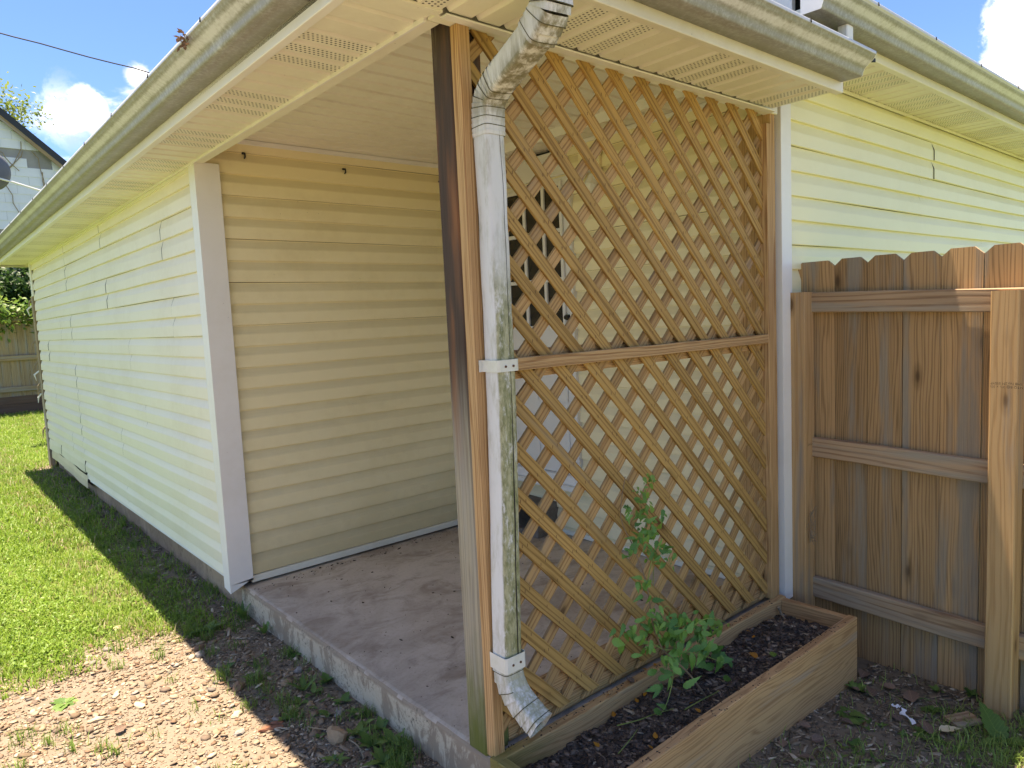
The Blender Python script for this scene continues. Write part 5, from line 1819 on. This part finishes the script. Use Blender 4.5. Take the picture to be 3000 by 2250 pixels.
size = np.concatenate([size, np.clip(RNG.lognormal(math.log(.0052), .35, len(xf)), .0025, .010)])
cols = np.concatenate([cols, pick(len(xf), [(.30, .21, .14), (.40, .29, .20), (.20, .14, .10), (.48, .38, .27)], [3, 2, 2, 1])])
bits("gravel", np.stack([x, y, gzv(x, y) + size * .12], 1), size, (.18, .48), cols, M_STONE, "tan and brown flat gravel in front of the porch slab")
# mulch and straw bits on the bare strip and by the fence
n = 13000
x = np.concatenate([RNG.uniform(-.28, .05, 6000), RNG.uniform(.4, 2.1, 7000)])
y = np.concatenate([.3 + 6.7 * RNG.uniform(0, 1, 6000) ** 1.5, RNG.uniform(-1.1, -.33, 7000)])
keep = ~((x > .4) & (x > 1.9) & (y > -.28))
x, y = x[keep], y[keep]
n = len(x)
size = np.clip(RNG.lognormal(math.log(.0065), .5, n), .002, .02)
cols = pick(n, [(.18, .135, .09), (.36, .28, .19), (.58, .48, .35), (.26, .19, .13)], [3, 2, 1, 2])
bits("litter", np.stack([x, y, gzv(x, y) + .003], 1), size, (.12, .4), cols, M_LITTER, "dry straw bits and dirt crumbs on the bare soil", stretch=(1.0, 4.5))
# mulch in the planter
n = 6500
x, y = RNG.uniform(.085, 1.665, n), RNG.uniform(-.305, -.036, n)
size = np.clip(RNG.lognormal(math.log(.0075), .45, n), .003, .02)
zz = np.array([soil_h(a, b) for a, b in zip(x, y)]) + size * .2
cols = pick(n, [(.085, .062, .048), (.16, .118, .092), (.28, .21, .155), (.46, .37, .26)], [5, 4, 2, .6])
bits("mulch", np.stack([x, y, zz], 1), size, (.2, .6), cols, M_LITTER, "dark bark mulch crumbs in the planter box", stretch=(1.0, 3.2))
# soil crumbs on the plank tops
n = 260
x = RNG.uniform(.1, 1.68, n)
y = np.where(RNG.uniform(0, 1, n) < .5, RNG.uniform(-.345, -.308, n), RNG.uniform(-.03, .004, n))
size = RNG.uniform(.002, .006, n)
bits("soil_crumbs", np.stack([x, y, np.full(n, ZT + .001)], 1), size, (.4, .8), pick(n, [(.05, .035, .03), (.1, .07, .05)], [1, 1]), M_LITTER, "dark soil crumbs scattered on the planter rims", stretch=(1, 2))


def grass(name, x, y, hgt, wid, lean, cols, label, kind='stuff'):
    n = len(x)
    z = gzv(x, y) - .004
    th = RNG.uniform(0, 2 * np.pi, n)
    d = np.stack([np.cos(th), np.sin(th), np.zeros(n)], 1)
    s = np.stack([-np.sin(th), np.cos(th), np.zeros(n)], 1)
    b = np.stack([x, y, z], 1)
    up = np.array([0, 0, 1.0])
    h = np.asarray(hgt)[:, None]; w = np.asarray(wid)[:, None]; l = np.asarray(lean)[:, None]
    v0, v1 = b - s * w * .5, b + s * w * .5
    m_ = b + up * h * .6 + d * h * l * .35
    v2, v3 = m_ - s * w * .42, m_ + s * w * .42
    v4 = b + up * h * (1 - .25 * l) + d * h * l
    P = np.stack([v0, v1, v2, v3, v4], 1)
    me = bpy.data.meshes.new(name)
    me.vertices.add(5 * n)
    me.vertices.foreach_set("co", P.astype(np.float32).ravel())
    k = np.array([(0, 1, 3), (0, 3, 2), (2, 3, 4)])
    set_tris(me, (k[None] + (np.arange(n) * 5)[:, None, None]).reshape(-1, 3))
    set_tint(me, np.repeat(np.asarray(cols, np.float32), 5, axis=0))
    me.materials.append(M_GRASS)
    o = link(bpy.data.objects.new(name, me))
    tag(o, label, kind=kind)
    return o


# lawn on the left, dense and mown; thinner along the foundation
n = 210000
y = 1.9 + 12.0 * RNG.uniform(0, 1, n) ** 1.8
x = RNG.uniform(-2.6, .06, n)
x = np.where(y > 7.7, RNG.uniform(-1.6, 2.2, n), x)
nz = np.array([sn(a * 4, b * 3, 5) for a, b in zip(x, y)])
edge = 2.12 + .16 * nz + np.clip((-x - .45) * .12, -.05, .3)
patch = np.array([sn(a * 5, b * 4, 8) for a, b in zip(x, y)])
strip = np.clip((x + .36) / .3, 0, 1) * (y < 7.7)
keep = (y > edge + RNG.normal(-.02, .13, n)) & (RNG.uniform(0, 1, n) > strip * (.70 + .30 * (patch < .25))) & (RNG.uniform(0, 1, n) > .35 * (patch < -.75))
x, y, patch = x[keep], y[keep], patch[keep]
n = len(x)
h = np.clip(RNG.lognormal(math.log(.03), .38, n), .012, .075) * (1 + .25 * (y > 4))
t = RNG.uniform(0, 1, (n, 1))
cols = np.array((.13, .225, .025)) * (1 - t) + np.array((.27, .39, .06)) * t
dry = RNG.uniform(0, 1, n) < .07 + .22 * (patch < -.45)
cols[dry] = np.array((.36, .31, .15))
cols = cols * (1 + .18 * patch[:, None])
grass("lawn_grass", x, y, h, RNG.uniform(.003, .0065, n) * (1 + .5 * (y > 4)), RNG.uniform(.2, 1.1, n), cols, "bright mown lawn grass left of the house")
# clover like leaflets in the lawn
n = 34000
y = 1.95 + 5.5 * RNG.uniform(0, 1, n) ** 1.7
x = RNG.uniform(-1.6, -.08, n)
nz = np.array([sn(a * 4, b * 3, 5) for a, b in zip(x, y)])
pt = np.array([sn(a * 6, b * 5, 3) for a, b in zip(x, y)])
keep = (y > 2.12 + .16 * nz) & (pt > -.1) & ((x < -.3) | (RNG.uniform(0, 1, n) < .3))
x, y = x[keep], y[keep]
n = len(x)
lc = leaves_mesh("clover", np.stack([x, y, gzv(x, y) + RNG.uniform(.012, .04, n)], 1), RNG.uniform(.011, .024, n), leaf_cols(n, (.14, .25, .03), (.27, .40, .065)), M_GRASS)
tag(lc, "low clover leaves spread through the lawn", kind='stuff')
# grass by the fence and in front of the planter, tufts on the gravel and along the slab
n = 90000
x = RNG.uniform(.2, 2.6, n); y = RNG.uniform(-2.2, -.34, n)
pt = np.array([sn(a * 6, b * 6, 4) for a, b in zip(x, y)])
keep = (RNG.uniform(0, 1, n) < np.clip((-.42 - y - .28 * (x - 1.0)) * 2.0, .03, 1) * (.25 + .75 * (pt > .0)))
x, y = x[keep], y[keep]
n = len(x)
grass("fence_grass", x, y, RNG.uniform(.02, .06, n), RNG.uniform(.002, .004, n), RNG.uniform(.3, 1.2, n), leaf_cols(n, (.16, .26, .045), (.36, .46, .12)), "thin grass on the dirt beside the planter and fence")
n = 60000
x = RNG.uniform(-14, 14, n); y = RNG.uniform(-16, -2.0, n)
keep = (x + .5 * y > .5) | (x < -7.4)
x, y = x[keep], y[keep]
n = len(x)
grass("yard_grass", x, y, RNG.uniform(.04, .08, n), RNG.uniform(.015, .03, n), RNG.uniform(.3, 1.0, n), leaf_cols(n, (.10, .17, .03), (.24, .33, .07)), "mown grass of the yard on the near side")
xs_, ys_ = [], []
for i in range(150):
    if i < 110:
        cx, cy = RNG.uniform(-.25, .04), RNG.uniform(.25, 6.8)
    else:
        cx, cy = RNG.uniform(-1.2, -.1), RNG.uniform(.5, 2.2)
    k = int(RNG.uniform(8, 46))
    xs_.append(cx + RNG.normal(0, .018, k)); ys_.append(cy + RNG.normal(0, .018, k))
for (cx, cy) in ((-.03, .44), (.0, .40), (-.06, .36), (.02, .46), (-.26, 1.406), (-.18, 1.269), (.012, 1.402), (-.19, 1.85), (-.22, 1.95)):
    xs_.append(cx + RNG.normal(0, .022, 90)); ys_.append(cy + RNG.normal(0, .022, 90))
x = np.minimum(np.concatenate(xs_), .048); y = np.concatenate(ys_)
n = len(x)
n_ = 420
dx, dy = RNG.uniform(.07, 1.7, n_), np.where(RNG.uniform(0, 1, n_) < .35, RNG.uniform(1.9, 1.99, n_), RNG.uniform(.1, 1.95, n_))
bits("porch_debris", np.stack([dx, dy, np.full(n_, .001)], 1), np.clip(RNG.lognormal(math.log(.004), .5, n_), .002, .014), (.3, .7), pick(n_, [(.07, .05, .035), (.16, .11, .07), (.3, .24, .17)], [3, 2, 1]), M_LITTER, "dark crumbs and bits of dirt on the porch slab", stretch=(1, 2.5))
grass("grass_tufts", x, y, RNG.uniform(.02, .07, n), RNG.uniform(.002, .0038, n), RNG.uniform(.2, 1.0, n), leaf_cols(n, (.10, .18, .03), (.22, .32, .07)), "small grass tufts on the gravel and along the slab")
